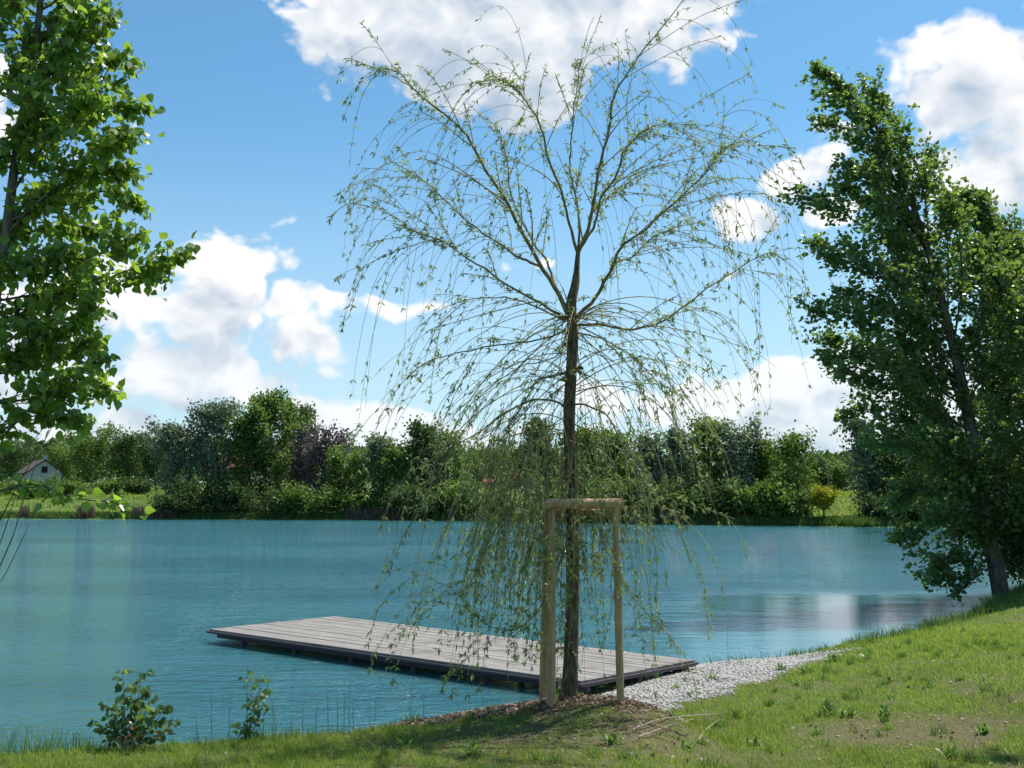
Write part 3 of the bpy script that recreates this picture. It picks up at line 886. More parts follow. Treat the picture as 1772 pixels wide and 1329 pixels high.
def traced(B, y, r, nper, Ls, tw=.004, dk=1.0):
    ep, ed, eb = [], [], []
    for pts, r0, dz, dn in B:
        pth = smooth_path([P(a, b, y + dz * dk * (i / 3.) ) for i, (a, b) in enumerate(pts)], 14); eb.append((pth, r0))
        for k in range(int(nper * dn)):
            i = int(r.uniform(.12, 1.0) * 13); p0 = pth[i]; d = unit(pth[min(13, i + 1)] - pth[max(0, i - 1)])
            dd = unit(d * 1.1 + r.normal(0, .55, 3)); L = r.uniform(.3, 1.0) * Ls * (1.3 - .85 * i / 13)
            e = p0 + dd * L; eb.append((np.array([p0, (p0 + e) / 2, e]), tw))
            for w in np.linspace(.2, 1.05, 7): ep.append(p0 + (e - p0) * w); ed.append(dd)
        ep += list(pth[3:]); ed += [pth[i] - pth[i - 1] for i in range(3, 14)]
    return ep, ed, eb


# left poplar, close to the camera and mostly outside the frame
ly = 8.0
ltr = [P(-120, 1330, ly) * np.array([1, 1, 0]) + np.array([0, 0, hz(P(-120, 1330, ly)[0], ly)]), P(-85, 1100, ly), P(-60, 850, ly), P(-25, 600, ly), P(8, 420, ly), P(28, 270, ly), P(55, 120, ly), P(78, -60, ly), P(110, -350, ly), P(130, -700, ly)]
ltr = np.array(ltr)


def left_extra(r):
    ep, ed, eb = [], [], []
    # traced boughs: ends of the bough in the photo
    B = [([(0, 600), (90, 540), (190, 480), (270, 455), (318, 440)], .011, 0, 1), ([(10, 480), (100, 470), (180, 430), (250, 400)], .012, -.3, 1), ([(0, 520), (120, 500), (220, 485), (290, 450)], .01, .3, 1),
         ([(0, 760), (60, 700), (140, 640), (200, 615)], .010, -.2, .7), ([(-40, 700), (50, 690), (120, 660), (215, 680)], .010, .2, .8), ([(-40, 650), (40, 640), (110, 610), (160, 590)], .01, .1, .55),
         ([(-60, 780), (10, 740), (80, 715), (140, 725)], .009, 0, .9), ([(15, 400), (90, 330), (170, 300), (245, 290)], .012, -.2, 1),
         ([(20, 380), (110, 350), (190, 330), (235, 350)], .012, .3, 1), ([(25, 300), (100, 230), (180, 190), (255, 185)], .012, 0, 1), ([(25, 280), (90, 190), (150, 130), (215, 95)], .012, .2, 1),
         ([(45, 160), (90, 100), (140, 50), (185, 20)], .011, -.2, 1), ([(60, 80), (110, 20), (150, -30), (190, -90)], .011, .2, 1), ([(30, 300), (110, 290), (180, 250), (225, 230)], .011, -.4, 1),
         ([(-60, 860), (0, 850), (60, 838), (130, 862), (185, 868), (245, 880)], .007, -.1, .42), ([(-60, 500), (0, 470), (60, 455), (110, 430)], .011, -.2, 1), ([(-60, 420), (0, 400), (50, 350), (90, 330)], .011, .2, 1), ([(-60, 330), (-10, 290), (30, 230), (60, 200)], .011, -.1, 1), ([(-60, 640), (0, 620), (50, 600), (90, 600)], .011, -.1, 1), ([(-60, 220), (0, 160), (40, 110), (80, 60)], .011, .1, 1),
         ([(-20, 560), (40, 540), (100, 500), (150, 470)], .011, .5, 1), ([(-20, 430), (60, 400), (120, 390), (200, 400)], .011, .6, 1), 
         ([(10, 350), (70, 260), (120, 200), (160, 170)], .012, -.5, 1), ([(30, 250), (70, 150), (110, 80), (130, 10)], .012, -.4, 1), ([(0, 560), (70, 575), (130, 560), (180, 520)], .011, -.3, 1)]
    return traced(B, ly, r, 26, .32)


tree('poplar_tree', ltr, [.09, .075, .06, .045, .035, .03, .024, .018, .01], lambda t: .85 * math.sin(math.pi * min(1, (t * .9 + .12))) ** .6, 'tall leafy poplar at the left edge with large glossy leaves in the foreground', 'tree',
     M['poplar_leaf'], M['poplar_bark'], 34, 11500, .064, 3, tmpl=T_POP, t0=.56, up=.45, spread=.035, leaf_parts=300, sub=6, extra=left_extra,
     part_test=lambda p: (p[:, 0] / p[:, 1] > -.45) & ((p[:, 2] - EYE) / p[:, 1] < .5), hang=.85)
# bare whips at the foot of the left poplar
wh = Tubes()
for pts, r0 in (([(-70, 1150), (0, 980), (25, 920), (45, 850), (75, 770)], .006), ([(-60, 1100), (0, 940), (20, 880), (40, 820)], .005), ([(-40, 1060), (5, 1000), (35, 940), (52, 905)], .004), ([(-60, 1000), (0, 900), (30, 840), (110, 700), (175, 520)], .006), ([(-50, 900), (0, 800), (60, 760), (100, 690)], .006)):
    wh.add(smooth_path([P(a, b, 7.9) for a, b in pts], 16), np.linspace(r0, .0015, 16), 5)
lp = [o for o in C.objects if o.name.startswith('poplar_tree')][0]
link('bare_shoots', wh.mesh('bare_shoots'), M['poplar_bark'], lp, 'stuff')

# right poplars
def px_path(pts, y): return np.array([P(a, b, y) for a, b in pts])


ry = 27.0
rt = px_path([(1735, 1012), (1712, 920), (1690, 800), (1668, 680), (1640, 560), (1608, 440), (1570, 330), (1520, 225), (1465, 160), (1415, 120)], ry)
rt[0][2] = hz(rt[0][0], rt[0][1])
RB = [([(1600, 430), (1530, 270), (1470, 170), (1405, 117)], .03, .3, .7), ([(1590, 400), (1520, 260), (1460, 180), (1415, 149)], .03, -.5, .6), ([(1605, 440), (1530, 310), (1480, 240), (1421, 214)], .03, .8, .8),
      ([(1610, 470), (1550, 370), (1510, 310), (1466, 294)], .03, -.9, .9), ([(1620, 500), (1550, 400), (1500, 345), (1458, 327)], .03, .4, .9), ([(1625, 520), (1540, 430), (1460, 370), (1390, 335)], .035, -1.2, 1),
      ([(1640, 570), (1560, 490), (1480, 440), (1413, 421)], .035, 1.2, 1), ([(1640, 590), (1560, 510), (1490, 460), (1428, 443)], .03, -.4, 1), ([(1650, 620), (1570, 560), (1500, 520), (1453, 510)], .03, .6, 1),
      ([(1655, 650), (1560, 590), (1470, 550), (1390, 533)], .035, -1.4, 1.1), ([(1660, 680), (1570, 630), (1490, 600), (1421, 589)], .035, 1.5, 1), ([(1665, 700), (1580, 650), (1500, 625), (1436, 620)], .03, 0, 1),
      ([(1670, 740), (1590, 690), (1510, 660), (1450, 640)], .03, -1.2, 1), ([(1680, 790), (1600, 740), (1520, 710), (1464, 716)], .03, .9, 1), ([(1690, 840), (1610, 790), (1550, 770), (1505, 775)], .03, -.8, .9),
      ([(1700, 880), (1630, 850), (1580, 850), (1545, 870)], .025, .8, .8), ([(1710, 930), (1650, 900), (1600, 910), (1565, 935)], .02, -.6, .8), ([(1720, 980), (1680, 960), (1640, 965), (1612, 985)], .015, .3, .6), ([(1725, 990), (1700, 985), (1660, 1000), (1625, 1008)], .012, -.4, .5),
      ([(1600, 420), (1570, 300), (1540, 210), (1500, 150)], .03, .6, .9), ([(1610, 450), (1600, 340), (1580, 270), (1556, 210)], .03, -.7, .9), ([(1640, 540), (1640, 420), (1625, 340), (1605, 272)], .03, .9, 1), ([(1650, 600), (1665, 480), (1655, 400), (1636, 335)], .03, -.9, 1),
      ([(1660, 640), (1700, 540), (1700, 470), (1680, 420)], .03, .5, 1), ([(1670, 700), (1720, 620), (1735, 540), (1730, 480)], .03, -1.1, 1.1), ([(1690, 780), (1740, 700), (1765, 620), (1770, 560)], .03, 1.0, 1.1), ([(1700, 850), (1750, 790), (1790, 720), (1800, 660)], .03, -.8, 1.1), ([(1710, 900), (1760, 850), (1800, 800), (1820, 760)], .03, .7, 1.1),
      ([(1640, 560), (1590, 470), (1550, 400), (1500, 260)], .03, 1.6, 1), ([(1655, 650), (1600, 560), (1560, 500), (1500, 400)], .03, -1.8, 1.1), ([(1665, 700), (1620, 600), (1600, 500), (1580, 400)], .03, 1.9, 1.1), ([(1680, 800), (1620, 720), (1570, 660), (1520, 580)], .03, -1.9, 1.1), ([(1690, 840), (1650, 760), (1610, 700), (1570, 640)], .03, 2.0, 1.1), ([(1700, 900), (1670, 820), (1640, 780), (1600, 750)], .03, -1.6, 1)]
RB += [([(1712, 920), (1695, 890), (1685, 860)], .01, .3, .4), ([(1715, 940), (1735, 900), (1745, 870)], .01, -.3, .4), ([(1700, 860), (1685, 820), (1665, 800)], .01, -.9, .5), ([(1722, 980), (1745, 950), (1755, 930)], .01, .4, .4), ([(1718, 960), (1700, 930), (1690, 915)], .01, -.6, .4)]
SB = [([(1765, 640), (1740, 500), (1700, 400), (1655, 325)], .03, .4, .9), ([(1770, 650), (1760, 500), (1730, 420), (1700, 342)], .03, -.6, 1), ([(1775, 650), (1775, 520), (1765, 450), (1740, 385)], .03, .8, 1), ([(1785, 700), (1795, 560), (1790, 480), (1768, 430)], .03, -.8, 1),
      ([(1765, 600), (1720, 520), (1690, 460), (1668, 420)], .03, 1.2, .9), ([(1780, 760), (1730, 680), (1700, 620), (1680, 570)], .03, -1.2, 1), ([(1790, 800), (1820, 700), (1840, 600), (1840, 500)], .03, .6, 1.2), ([(1785, 820), (1740, 760), (1720, 720), (1700, 700)], .03, 1.4, 1), ([(1790, 900), (1750, 850), (1730, 820), (1710, 800)], .03, -1., 1),
      ([(1790, 850), (1800, 750), (1790, 650), (1770, 560)], .03, 1.6, 1.2), ([(1800, 900), (1830, 850), (1840, 780), (1850, 700)], .03, -1.4, 1.2), ([(1795, 940), (1760, 900), (1750, 880), (1730, 900)], .02, .5, .9), ([(1770, 620), (1745, 560), (1720, 500), (1700, 430)], .03, -1.5, 1)]
rt2 = px_path([(1800, 1010), (1800, 850), (1785, 700), (1765, 580), (1735, 460), (1700, 375), (1680, 340)], 29)
rt2[0][2] = hz(rt2[0][0], rt2[0][1])
tree('poplar_tree', rt, [.22, .19, .17, .14, .11, .085, .06, .04, .02, .01], lambda t: 3.4 * (1 - t) ** 1.3 * min(1, .25 + t * 1.5) + .1, 'big dark poplar blown over to the left by the wind on the right bank', 'tree',
     M['poplar_leaf_dark'], M['poplar_bark'], 40, 44000, .112, 7, tmpl=T_POP, t0=.06, lean=(-.75, 0, .1), up=.3, spread=.085, sub=6, push=.9, flat=.8, extra=lambda r: traced(RB, ry, r, 30, 1.25, .006))
tree('poplar_tree', rt2, [.2, .17, .14, .1, .06, .03, .01], lambda t: 3.0 * (1 - t) ** .9 + .1, 'lower poplar crown behind the leaning one, cut by the right edge', 'tree',
     M['poplar_leaf_dark'], M['poplar_bark'], 40, 30000, .112, 8, tmpl=T_POP, t0=.04, lean=(-.6, 0, .15), up=.35, spread=.09, sub=6, push=.7, flat=.9, extra=lambda r: traced(SB, 29, r, 30, 1.3, .006))
rt3 = px_path([(1905, 1020), (1905, 850), (1895, 680), (1875, 560), (1835, 460)], 26)
rt3[0][2] = hz(rt3[0][0], rt3[0][1])
tree('poplar_tree', rt3, [.2, .16, .12, .06, .01], lambda t: 3.4 * (1 - t) ** .8 + .3, 'poplar at the right edge of which only left-hand twigs show', 'tree',
     M['poplar_leaf_dark'], M['poplar_bark'], 40, 20000, .105, 9, tmpl=T_POP, t0=.05, lean=(-.6, 0, .15), up=.35, spread=.14, sub=6, push=.7)

# ------------------------------------------------------------------ trees across the lake
def fl(name, dark, light, **kw): kw.setdefault('gloss', .12); M[name] = leaf_mat(name, dark, light, **kw); return M[name]


fl('silver', (.10, .15, .08), (.23, .29, .165), under=(.20, .24, .17), trans=.28, tcol=(.2, .27, .1))
fl('mid', (.07, .13, .03), (.16, .245, .06), trans=.42, tcol=(.24, .36, .07))
fl('dark', (.045, .085, .03), (.095, .15, .048), trans=.36, tcol=(.13, .21, .05))
fl('bright', (.075, .13, .022), (.15, .23, .04), trans=.35, tcol=(.22, .34, .05))
fl('yellow', (.20, .22, .015), (.42, .42, .03), trans=.4, tcol=(.55, .55, .04))
fl('purple', (.10, .09, .075), (.19, .15, .15), trans=.25, tcol=(.2, .17, .15))

def shore(px):
    pts = sorted(far_px)
    return PZ(px, float(np.interp(px, [p[0] for p in pts], [p[1] for p in pts])), 0)[1]


FAR = [  # px, top y, half width px, depth, leaf, shape(0 round,1 columnar/poplar), label
    (8, 792, 42, 175, 'dark', 0, 'round dark tree rising behind the left side of the white cottage'),
    (106, 790, 30, 178, 'mid', 0, 'green tree rising just right of the white cottage roof'),
    (156, 772, 46, 158, 'mid', 0, 'broad round green tree between the cottage and the dark firs'),
    (224, 768, 33, 152, 'dark', 0, 'dark tree with a blunt top left of the silvery poplars'),
    (262, 772, 24, 146, 'dark', 1, 'narrow dark tree touching the first silvery poplar'),
    (298, 748, 38, 124, 'silver', 1, 'first silvery tree of the left-hand thicket across the lake'),
    (370, 716, 44, 122, 'silver', 1, 'tall silvery poplar with its windswept top left of the tallest trees'),
    (424, 732, 30, 120, 'mid', 1, 'slim green tree between the silvery poplar and the tallest one'),
    (468, 698, 48, 120, 'mid', 1, 'tallest tree on the far bank, full pale green crown'),
    (512, 712, 32, 134, 'dark', 0, 'dark round crown peeking out behind the tallest tree'),
    (555, 772, 52, 119, 'purple', 0, 'broad tree dusted with purplish blossom right of the tallest tree'),
    (604, 800, 38, 118, 'mid', 0, 'low sloping tree at the right end of the left thicket'),
    (657, 764, 25, 119, 'silver', 1, 'small silvery tree standing first right of the dip in the tree line'),
    (690, 790, 36, 117, 'mid', 0, 'short round tree leaning on the small silvery tree'),
    (735, 748, 34, 120, 'dark', 1, 'dark windswept tree behind the left willow twigs'),
    (772, 762, 30, 118, 'mid', 1, 'pale green tree joined to the dark windswept tree on its right'),
    (846, 800, 46, 130, 'mid', 0, 'low tree line crown behind the left curtain of the willow'),
    (893, 792, 34, 140, 'dark', 0, 'low dark crown beside the red roof behind the willow'),
    (936, 736, 30, 124, 'dark', 1, 'pointed dark tree just left of the willow trunk'),
    (1010, 762, 36, 122, 'bright', 1, 'bright green tree directly behind the willow trunk'),
    (1070, 764, 34, 118, 'mid', 1, 'green tree above the right stake of the willow'),
    (1128, 766, 26, 116, 'silver', 1, 'pale wispy tree seen through the right willow twigs'),
    (1176, 752, 26, 114, 'silver', 1, 'slender pale poplar left of the big right-hand clump'),
    (1232, 742, 36, 112, 'mid', 1, 'dense green tree with the highest top of the right-hand clump'),
    (1284, 756, 42, 110, 'silver', 0, 'big silvery willow on the far bank'),
    (1326, 773, 22, 110, 'bright', 1, 'narrow bright green tree right of the silvery willow'),
    (1378, 767, 34, 106, 'bright', 1, 'bright pointed poplar behind the yellow bush'),
    (1417, 808, 16, 118, 'dark', 1, 'small dark conifer over the yellow bush'),
    (1452, 816, 28, 126, 'mid', 0, 'small round tree at the back of the meadow gap'),
    (1492, 728, 22, 82, 'silver', 1, 'thin windblown silvery tree at the left of the dark right-hand thicket'),
    (1536, 770, 46, 84, 'dark', 0, 'dark tree on the right far bank where the thicket begins'),
    (1598, 760, 48, 86, 'dark', 0, 'dark tree behind the lower twigs of the leaning poplar'),
    (1668, 770, 50, 84, 'dark', 0, 'dark tree seen between the lowest boughs of the leaning poplar'),
    (1745, 780, 55, 80, 'mid', 0, 'tree filling the gap right of the leaning poplar trunk'),
    (-70, 780, 50, 150, 'mid', 0, 'green tree beyond the left edge across the lake'),
]
for k, (px, ty, hw, dep, lm, shp, lab) in enumerate(FAR):
    r = np.random.default_rng(100 + k)
    if dep < 128 and 'meadow gap' not in lab and 'conifer' not in lab: dep = shore(px) + 4.5 + r.uniform(0, 3)
    top = P(px, ty, dep); bx = P(px, 880, dep)[0]; bz = hz(bx, dep)
    Hh = top[2] - bz; Wd = hw * 1.22 * dep / F
    lean = -.22 if shp else -.1
    trunk = np.array([[bx + (.08 * Hh if shp else 0), dep, bz], [bx + .04 * Hh * shp, dep + r.uniform(-.3, .3), bz + Hh * .4], [bx + r.uniform(-.2, .2), dep, bz + Hh * .75], [bx - .03 * Hh * shp, dep, bz + Hh * .97]])
    if shp: env = lambda t, Wd=Wd: Wd * 1.25 * math.sin(math.pi * min(.95, .22 + t * .74)) ** .8 + .1
    else: env = lambda t, Wd=Wd: Wd * 1.05 * math.sin(math.pi * min(.93, .25 + t * .6)) ** .6 + .1
    nl = int(min(13000, max(3000, Hh * Wd * 250)))
    nm = 'conifer_tree' if 'conifer' in lab else 'broadleaf_tree'
    tree(nm, trunk, [.02 * Hh, .014 * Hh, .008 * Hh, .01], env, lab, 'tree', M[lm], M['far_bark'], int(34 + Hh), nl, .30 if dep > 100 else .26, 200 + k,
         t0=.04, lean=(lean, 0, 0), up=.75 if shp else .45, spread=.30, sides=6, sub=5, stretch=(1, 1, 1.1), tubes_twigs=False)

fb = np.array([[12.6, 27.6, hz(12.6, 27.6)], [12.5, 27.6, hz(12.6, 27.6) + .5], [12.4, 27.6, hz(12.6, 27.6) + 1.0]])
tree('bush', fb, [.05, .03, .01], lambda t: 1.3, 'leafy suckers and scrub at the foot of the leaning poplar by the water', 'bush', M['poplar_leaf_dark'], M['poplar_bark'], 26, 5200, .1, 640, tmpl=T_POP, t0=0, up=.35, spread=.14, sub=5)
fb = np.array([[14.3, 30.5, hz(14.3, 30.5)], [14.3, 30.5, 1.6], [14.2, 30.5, 2.8]])
tree('bush', fb, [.05, .03, .01], lambda t: 1.7, 'dark leafy bush right behind the foot of the leaning poplar', 'bush', M['poplar_leaf_dark'], M['poplar_bark'], 26, 7000, .11, 641, tmpl=T_POP, t0=0, up=.35, spread=.16, sub=5)
# yellow bush on the far bank
YD = shore(1425) + 2.0
yb = P(1425, 905, YD); bz = hz(yb[0], YD); top = P(1423, 843, YD)
tree('shrub', np.array([[yb[0], YD, bz], [yb[0] + .05, YD, bz + .9], [yb[0] - .05, YD, bz + 1.5], [yb[0], YD, top[2] - .9]]), [.09, .07, .04, .01], lambda t: 1.35 * math.sin(math.pi * min(.9, .3 + t * .55)) ** .7,
     'golden yellow round shrub on the far bank at the edge of the meadow', 'shrub', M['yellow'], M['far_bark'], 34, 4200, .16, 400, t0=.3, up=.7, spread=.16, sides=6, tubes_twigs=False)

# undergrowth along the far bank
BUSH = [(300, 838, 30, 118, 'dark'), (345, 830, 36, 116, 'dark'), (400, 826, 38, 116, 'dark'), (455, 832, 38, 115, 'dark'), (510, 835, 36, 115, 'mid'), (560, 838, 36, 115, 'mid'), (612, 842, 30, 115, 'mid'),
        (655, 846, 28, 115, 'mid'), (705, 842, 30, 114, 'dark'), (752, 838, 30, 114, 'dark'), (800, 838, 30, 114, 'mid'), (848, 842, 26, 118, 'bright'), (940, 846, 28, 114, 'dark'), (985, 846, 28, 113, 'mid'),
        (1035, 842, 30, 112, 'mid'), (1088, 838, 28, 111, 'mid'), (1140, 838, 28, 108, 'dark'), (1188, 838, 28, 106, 'mid'), (1240, 836, 30, 104, 'dark'), (1290, 838, 28, 102, 'mid'), (1335, 836, 28, 100, 'bright'),
        (1376, 838, 26, 99, 'mid'), (1530, 852, 26, 84, 'dark'), (1580, 862, 26, 83, 'dark'), (1612, 868, 22, 80, 'bright'), (1660, 850, 36, 80, 'dark'), (1730, 850, 40, 76, 'dark'),
        (62, 868, 22, 134, 'mid'), (120, 846, 28, 136, 'bright'), (185, 840, 24, 138, 'mid'), (238, 842, 24, 138, 'dark'), (15, 846, 28, 138, 'mid')]
near_names = {0: 'foot of the silvery thicket', 5: 'foot of the purplish tree'}
BL = ['dark bush at the left end of the shore thicket', 'dark bush under the tall silvery poplar', 'dark bush under the slim tree left of the tallest', 'dark bush under the tallest far tree', 'green bush right of the tallest far tree',
      'green bush under the purplish blossoming tree', 'green bush at the right tip of the left thicket', 'green bush under the small silvery tree', 'dark bush under the short round tree', 'dark bush under the dark windswept tree',
      'green bush behind the left hanging willow twigs', 'bright bush seen through the willow curtain by the far meadow', 'dark bush left of the stake frame across the lake', 'green bush behind the willow trunk above the crossbar',
      'green bush behind the right end of the crossbar', 'green bush above the brown reeds right of the stakes', 'dark bush right of the brown reeds', 'green bush under the slender pale poplar', 'dark bush under the dense right-hand tree',
      'green bush under the silvery far willow', 'bright bush under the narrow bright tree', 'green bush just left of the yellow shrub', 'dark bush right of the meadow gap', 'dark bush second right of the meadow gap',
      'bright sunlit bush glowing under the leaning poplar', 'dark bush left of the leaning poplar trunk', 'dark bush right of the leaning poplar trunk', 'green bush below the white cottage', 'bright bush right of the cottage',
      'green bush in the left meadow under the round tree', 'dark bush at the right of the left meadow', 'green bush left of the cottage by the frame edge']
for k, (px, ty, hw, dep, lm) in enumerate(BUSH):
    rb = np.random.default_rng(7700 + k); ty += rb.uniform(-34, 22) if dep < 125 and 'gap' not in BL[k] and 'yellow' not in BL[k] else 0; hw *= rb.uniform(.8, 1.35)
    if dep < 125: dep = shore(px) + 1.6 + .3 * (k % 4)
    top = P(px, ty, dep); bx = top[0]; bz = hz(bx, dep); Hh = max(1.0, (top[2] - bz) * .8); Wd = hw * dep / F
    trunk = np.array([[bx, dep, bz], [bx, dep + .1, bz + Hh * .4], [bx, dep, bz + Hh * .75]])
    tree('bush', trunk, [.08, .05, .01], lambda t, Wd=Wd: Wd * 1.05, BL[k], 'bush', M[lm], M['far_bark'], 28, 3000, .26, 500 + k, t0=.0, up=.12, lean=(-.1, 0, -.1), spread=.30, sides=5, sub=4, tubes_twigs=False,
         group='bushes along the far bank')

# one hazy-green line of woodland far behind everything
wv, wf, wt, off = [], [], [], 0
r = np.random.default_rng(77)
n = 26000
wx = r.uniform(-190, 190, n); wy = r.uniform(235, 262, n)
prof = 6.0 + 5.0 * vnoise(wx * .07, wx * 0 + 3, 9, 4)
wz = height(wx, wy) + prof * r.random(n) ** .8
v, f = leaves(np.stack([wx, wy, wz], 1), r.normal(0, 1, (n, 3)), r.normal(0, .6, (n, 3)) + np.array([0, -.4, .8]), r.uniform(1.0, 2.0, n), T_CLUMP)
tag(link('distant_woods', mesh('distant_woods', v, f, tint=r.random(n)), M['dark']), 'low dark line of woods behind the far bank', kind='stuff')

# ------------------------------------------------------------------ houses on the far bank
M['render_wall'] = mat('render_wall', lambda N: bsdf(N, N.mix(N.noise(N.vm('MULTIPLY', N.new('ShaderNodeTexCoord').outputs['Object'], (4, 4, .5)), 2, 4), (.36, .355, .35, 1), (.50, .495, .48, 1)), .9))
M['cream_wall'] = mat('cream_wall', lambda N: bsdf(N, (.30, .25, .19, 1), .9))
M['roof_brown'] = mat('roof_brown', lambda N: bsdf(N, N.mix(N.noise(N.new('ShaderNodeTexCoord').outputs['Object'], 4, 4), (.065, .05, .042, 1), (.13, .10, .085, 1)), .85))
M['roof_red'] = mat('roof_red', lambda N: bsdf(N, N.mix(N.noise(N.new('ShaderNodeTexCoord').outputs['Object'], 3, 4), (.28, .085, .06, 1), (.42, .15, .11, 1)), .85))
M['glass'] = mat('window_glass', lambda N: bsdf(N, (.02, .025, .035, 1), .1, .5))
M['frame_dark'] = mat('dark_trim', lambda N: bsdf(N, (.05, .035, .028, 1), .7))
M['frame_white'] = mat('white_trim', lambda N: bsdf(N, (.7, .7, .7, 1), .6))


def house(px, dep, base_py, apex_py, wpx, length, yaw, wallm, roofm, label, windows=()):
    c = P(px, base_py, dep); w = wpx * dep / F; H = (base_py - apex_py) * dep / F; eave = H * .48
    g = hz(c[0], dep); drop = c[2] - g + .3
    root = empty('house', (c[0], dep, g), label, 'house'); root.rotation_euler = (0, 0, yaw)
    z0 = -.3; ze = c[2] - g + eave; za = c[2] - g + H

    def add(name, v, f, m, par=root):
        me = mesh(name, v, f); o = bpy.data.objects.new(name, me); C.objects.link(o); me.materials.append(m); o.parent = par; return o
    hw = w / 2
    add('wall', [(-hw, 0, z0), (hw, 0, z0), (hw, 0, ze), (0, 0, za), (-hw, 0, ze), (-hw, length, z0), (hw, length, z0), (hw, length, ze), (0, length, za), (-hw, length, ze)],
        [(0, 1, 2, 3, 4), (9, 8, 7, 6, 5), (0, 4, 9, 5), (1, 6, 7, 2)], wallm)
    ov = .28; sl = (za - ze) / hw
    for s in (-1, 1):
        a = [(0, -ov, za + .06), (s * (hw + ov), -ov, ze - sl * ov + .06), (s * (hw + ov), length + ov, ze - sl * ov + .06), (0, length + ov, za + .06)]
        b = [(p[0], p[1], p[2] + .14) for p in a]
        add('roof', a + b, [(0, 1, 2, 3), (7, 6, 5, 4), (0, 4, 5, 1), (1, 5, 6, 2), (2, 6, 7, 3), (3, 7, 4, 0)], roofm)
    for (cx, cz, ww, wh) in windows:
        v, f = box((cx, -.03, cz), ww, .06, wh); fo = add('window', v, f, M['frame_dark'])
        for s in (-1, 1):
            v, f = box((cx + s * ww * .24, -.066, cz), ww * .36, .008, wh * .8); add('pane', v, f, M['glass'], fo)
    v, f = box((hw * .3, length * .5, za + .25), .45, .45, 1.1); add('chimney', v, f, M['render_wall'])
    return root


h1 = house(76, 150, 838, 797, 56, 6.5, math.radians(33), M['render_wall'], M['roof_brown'], 'small white gabled cottage with a dark window at the left of the far bank')
zc = P(76, 812, 150)[2] - hz(P(76, 812, 150)[0], 150)


def pieces_on(h):
    for nm, (cx, cz, ww, wh) in (('window', (0, zc - .05, .75, .85)), ('window', (-.7, zc - 1.85, .9, .5)), ('window', (.6, zc - 1.85, .9, .5))):
        v, f = box((cx, -.03, cz), ww, .06, wh); me = mesh(nm, v, f); o = bpy.data.objects.new(nm, me); C.objects.link(o); me.materials.append(M['frame_dark']); o.parent = h
        for s in (-1, 1):
            v, f = box((cx + s * ww * .24, -.066, cz), ww * .36, .01, wh * .8); m2 = mesh('pane', v, f); q = bpy.data.objects.new('pane', m2); C.objects.link(q); m2.materials.append(M['glass']); q.parent = o


pieces_on(h1)
house(470, 160, 830, 792, 110, 8, math.radians(62), M['cream_wall'], M['roof_red'], 'house with a red tiled roof glimpsed behind the tallest far trees')
house(908, 165, 848, 822, 70, 7, math.radians(55), M['cream_wall'], M['roof_red'], 'house with a pinkish red roof glimpsed left of the willow trunk')

# ------------------------------------------------------------------ grasses and ground cover
def blades(x, y, hgt, wid, bend, r, z=None, az=None, wind=(-.25, 0)):
    n = len(x); z = height(x, y) if z is None else z
    a = r.uniform(0, 2 * math.pi, n) if az is None else az
    wv_ = np.stack([np.cos(a), np.sin(a), np.zeros(n)], 1) * (wid / 2)[:, None]
    b = r.uniform(0, 2 * math.pi, n); bd = np.stack([np.cos(b) + wind[0], np.sin(b) + wind[1], np.zeros(n)], 1) * (bend * hgt)[:, None]
    base = np.stack([x, y, z - .005], 1); up = np.stack([np.zeros(n), np.zeros(n), hgt], 1)
    v = np.stack([base - wv_, base + wv_, base + wv_ * .75 + up * .55 + bd * .3, base - wv_ * .75 + up * .55 + bd * .3, base + up * .97 + bd], 1)
    i = np.arange(n)[:, None] * 5
    t = np.concatenate([i + np.array([[0, 1, 2]]), i + np.array([[0, 2, 3]]), i + np.array([[3, 2, 4]])], 1).reshape(-1, 3)
    return v.reshape(-1, 3), t


r = np.random.default_rng(42)


def scatter(n, x0, x1, y0, y1):
    x = r.uniform(x0, x1, n); y = r.uniform(y0, y1, n); return x, y


def lawn():
    X_, Y_ = [], []
    for (n, x0, x1, y0, y1) in ((150000, -5.5, 5.5, 5.6, 9.0), (150000, -5.5, 7, 9.0, 13), (110000, 1, 11, 13, 21), (50000, 5, 17, 20, 33)):
        x, y = scatter(n, x0, x1, y0, y1); X_.append(x); Y_.append(y)
    x = np.concatenate(X_); y = np.concatenate(Y_)
    d = lake_sd(x, y); ok = (d > .12) & (np.abs(x / y) < .62)
    c = cover_fn(x, y); ok &= r.random(len(x)) < (c * .92 + .08) * (1 - .9 * gravel_mask(x, y))
    x, y, c = x[ok], y[ok], c[ok]; n = len(x)
    far_ = np.clip(y / 10, 1, 3)
    tall = vnoise(x * 2.3, y * 2.3, 60, 3)
    h = (.022 + .045 * r.random(n) + .05 * sst(.55, .8, tall) * r.random(n)) * (.6 + .5 * c)
    return x, y, h, far_, c


x, y, h, far_, c = lawn()
dry = (r.random(len(x)) < .09 + .22 * (1 - c))
for nm, m_, sel, lab in (('grass', M['grass'], ~dry, 'short patchy green grass on the lake bank'), ('dry_grass', M['dry_grass'], dry, 'dead straw-coloured grass blades in the turf')):
    xx, yy = x[sel], y[sel]
    v, f = blades(xx, yy, h[sel] * (1.0 if nm == 'grass' else .7), .0042 * far_[sel] * r.uniform(.7, 1.3, sel.sum()), r.uniform(.2, 1.0, sel.sum()) if nm == 'grass' else r.uniform(.8, 2.0, sel.sum()), r)
    hue = np.clip(.30 + .75 * (vnoise(xx * 1.3, yy * 1.3, 90, 3) - .35) + r.normal(0, .2, len(xx)) + .25 * sst(12, 18, yy), 0, 1)
    tag(link(nm, mesh(nm, v, f, tint=np.repeat(hue, 3)), m_), lab, kind='stuff')
print('lawn', len(x))

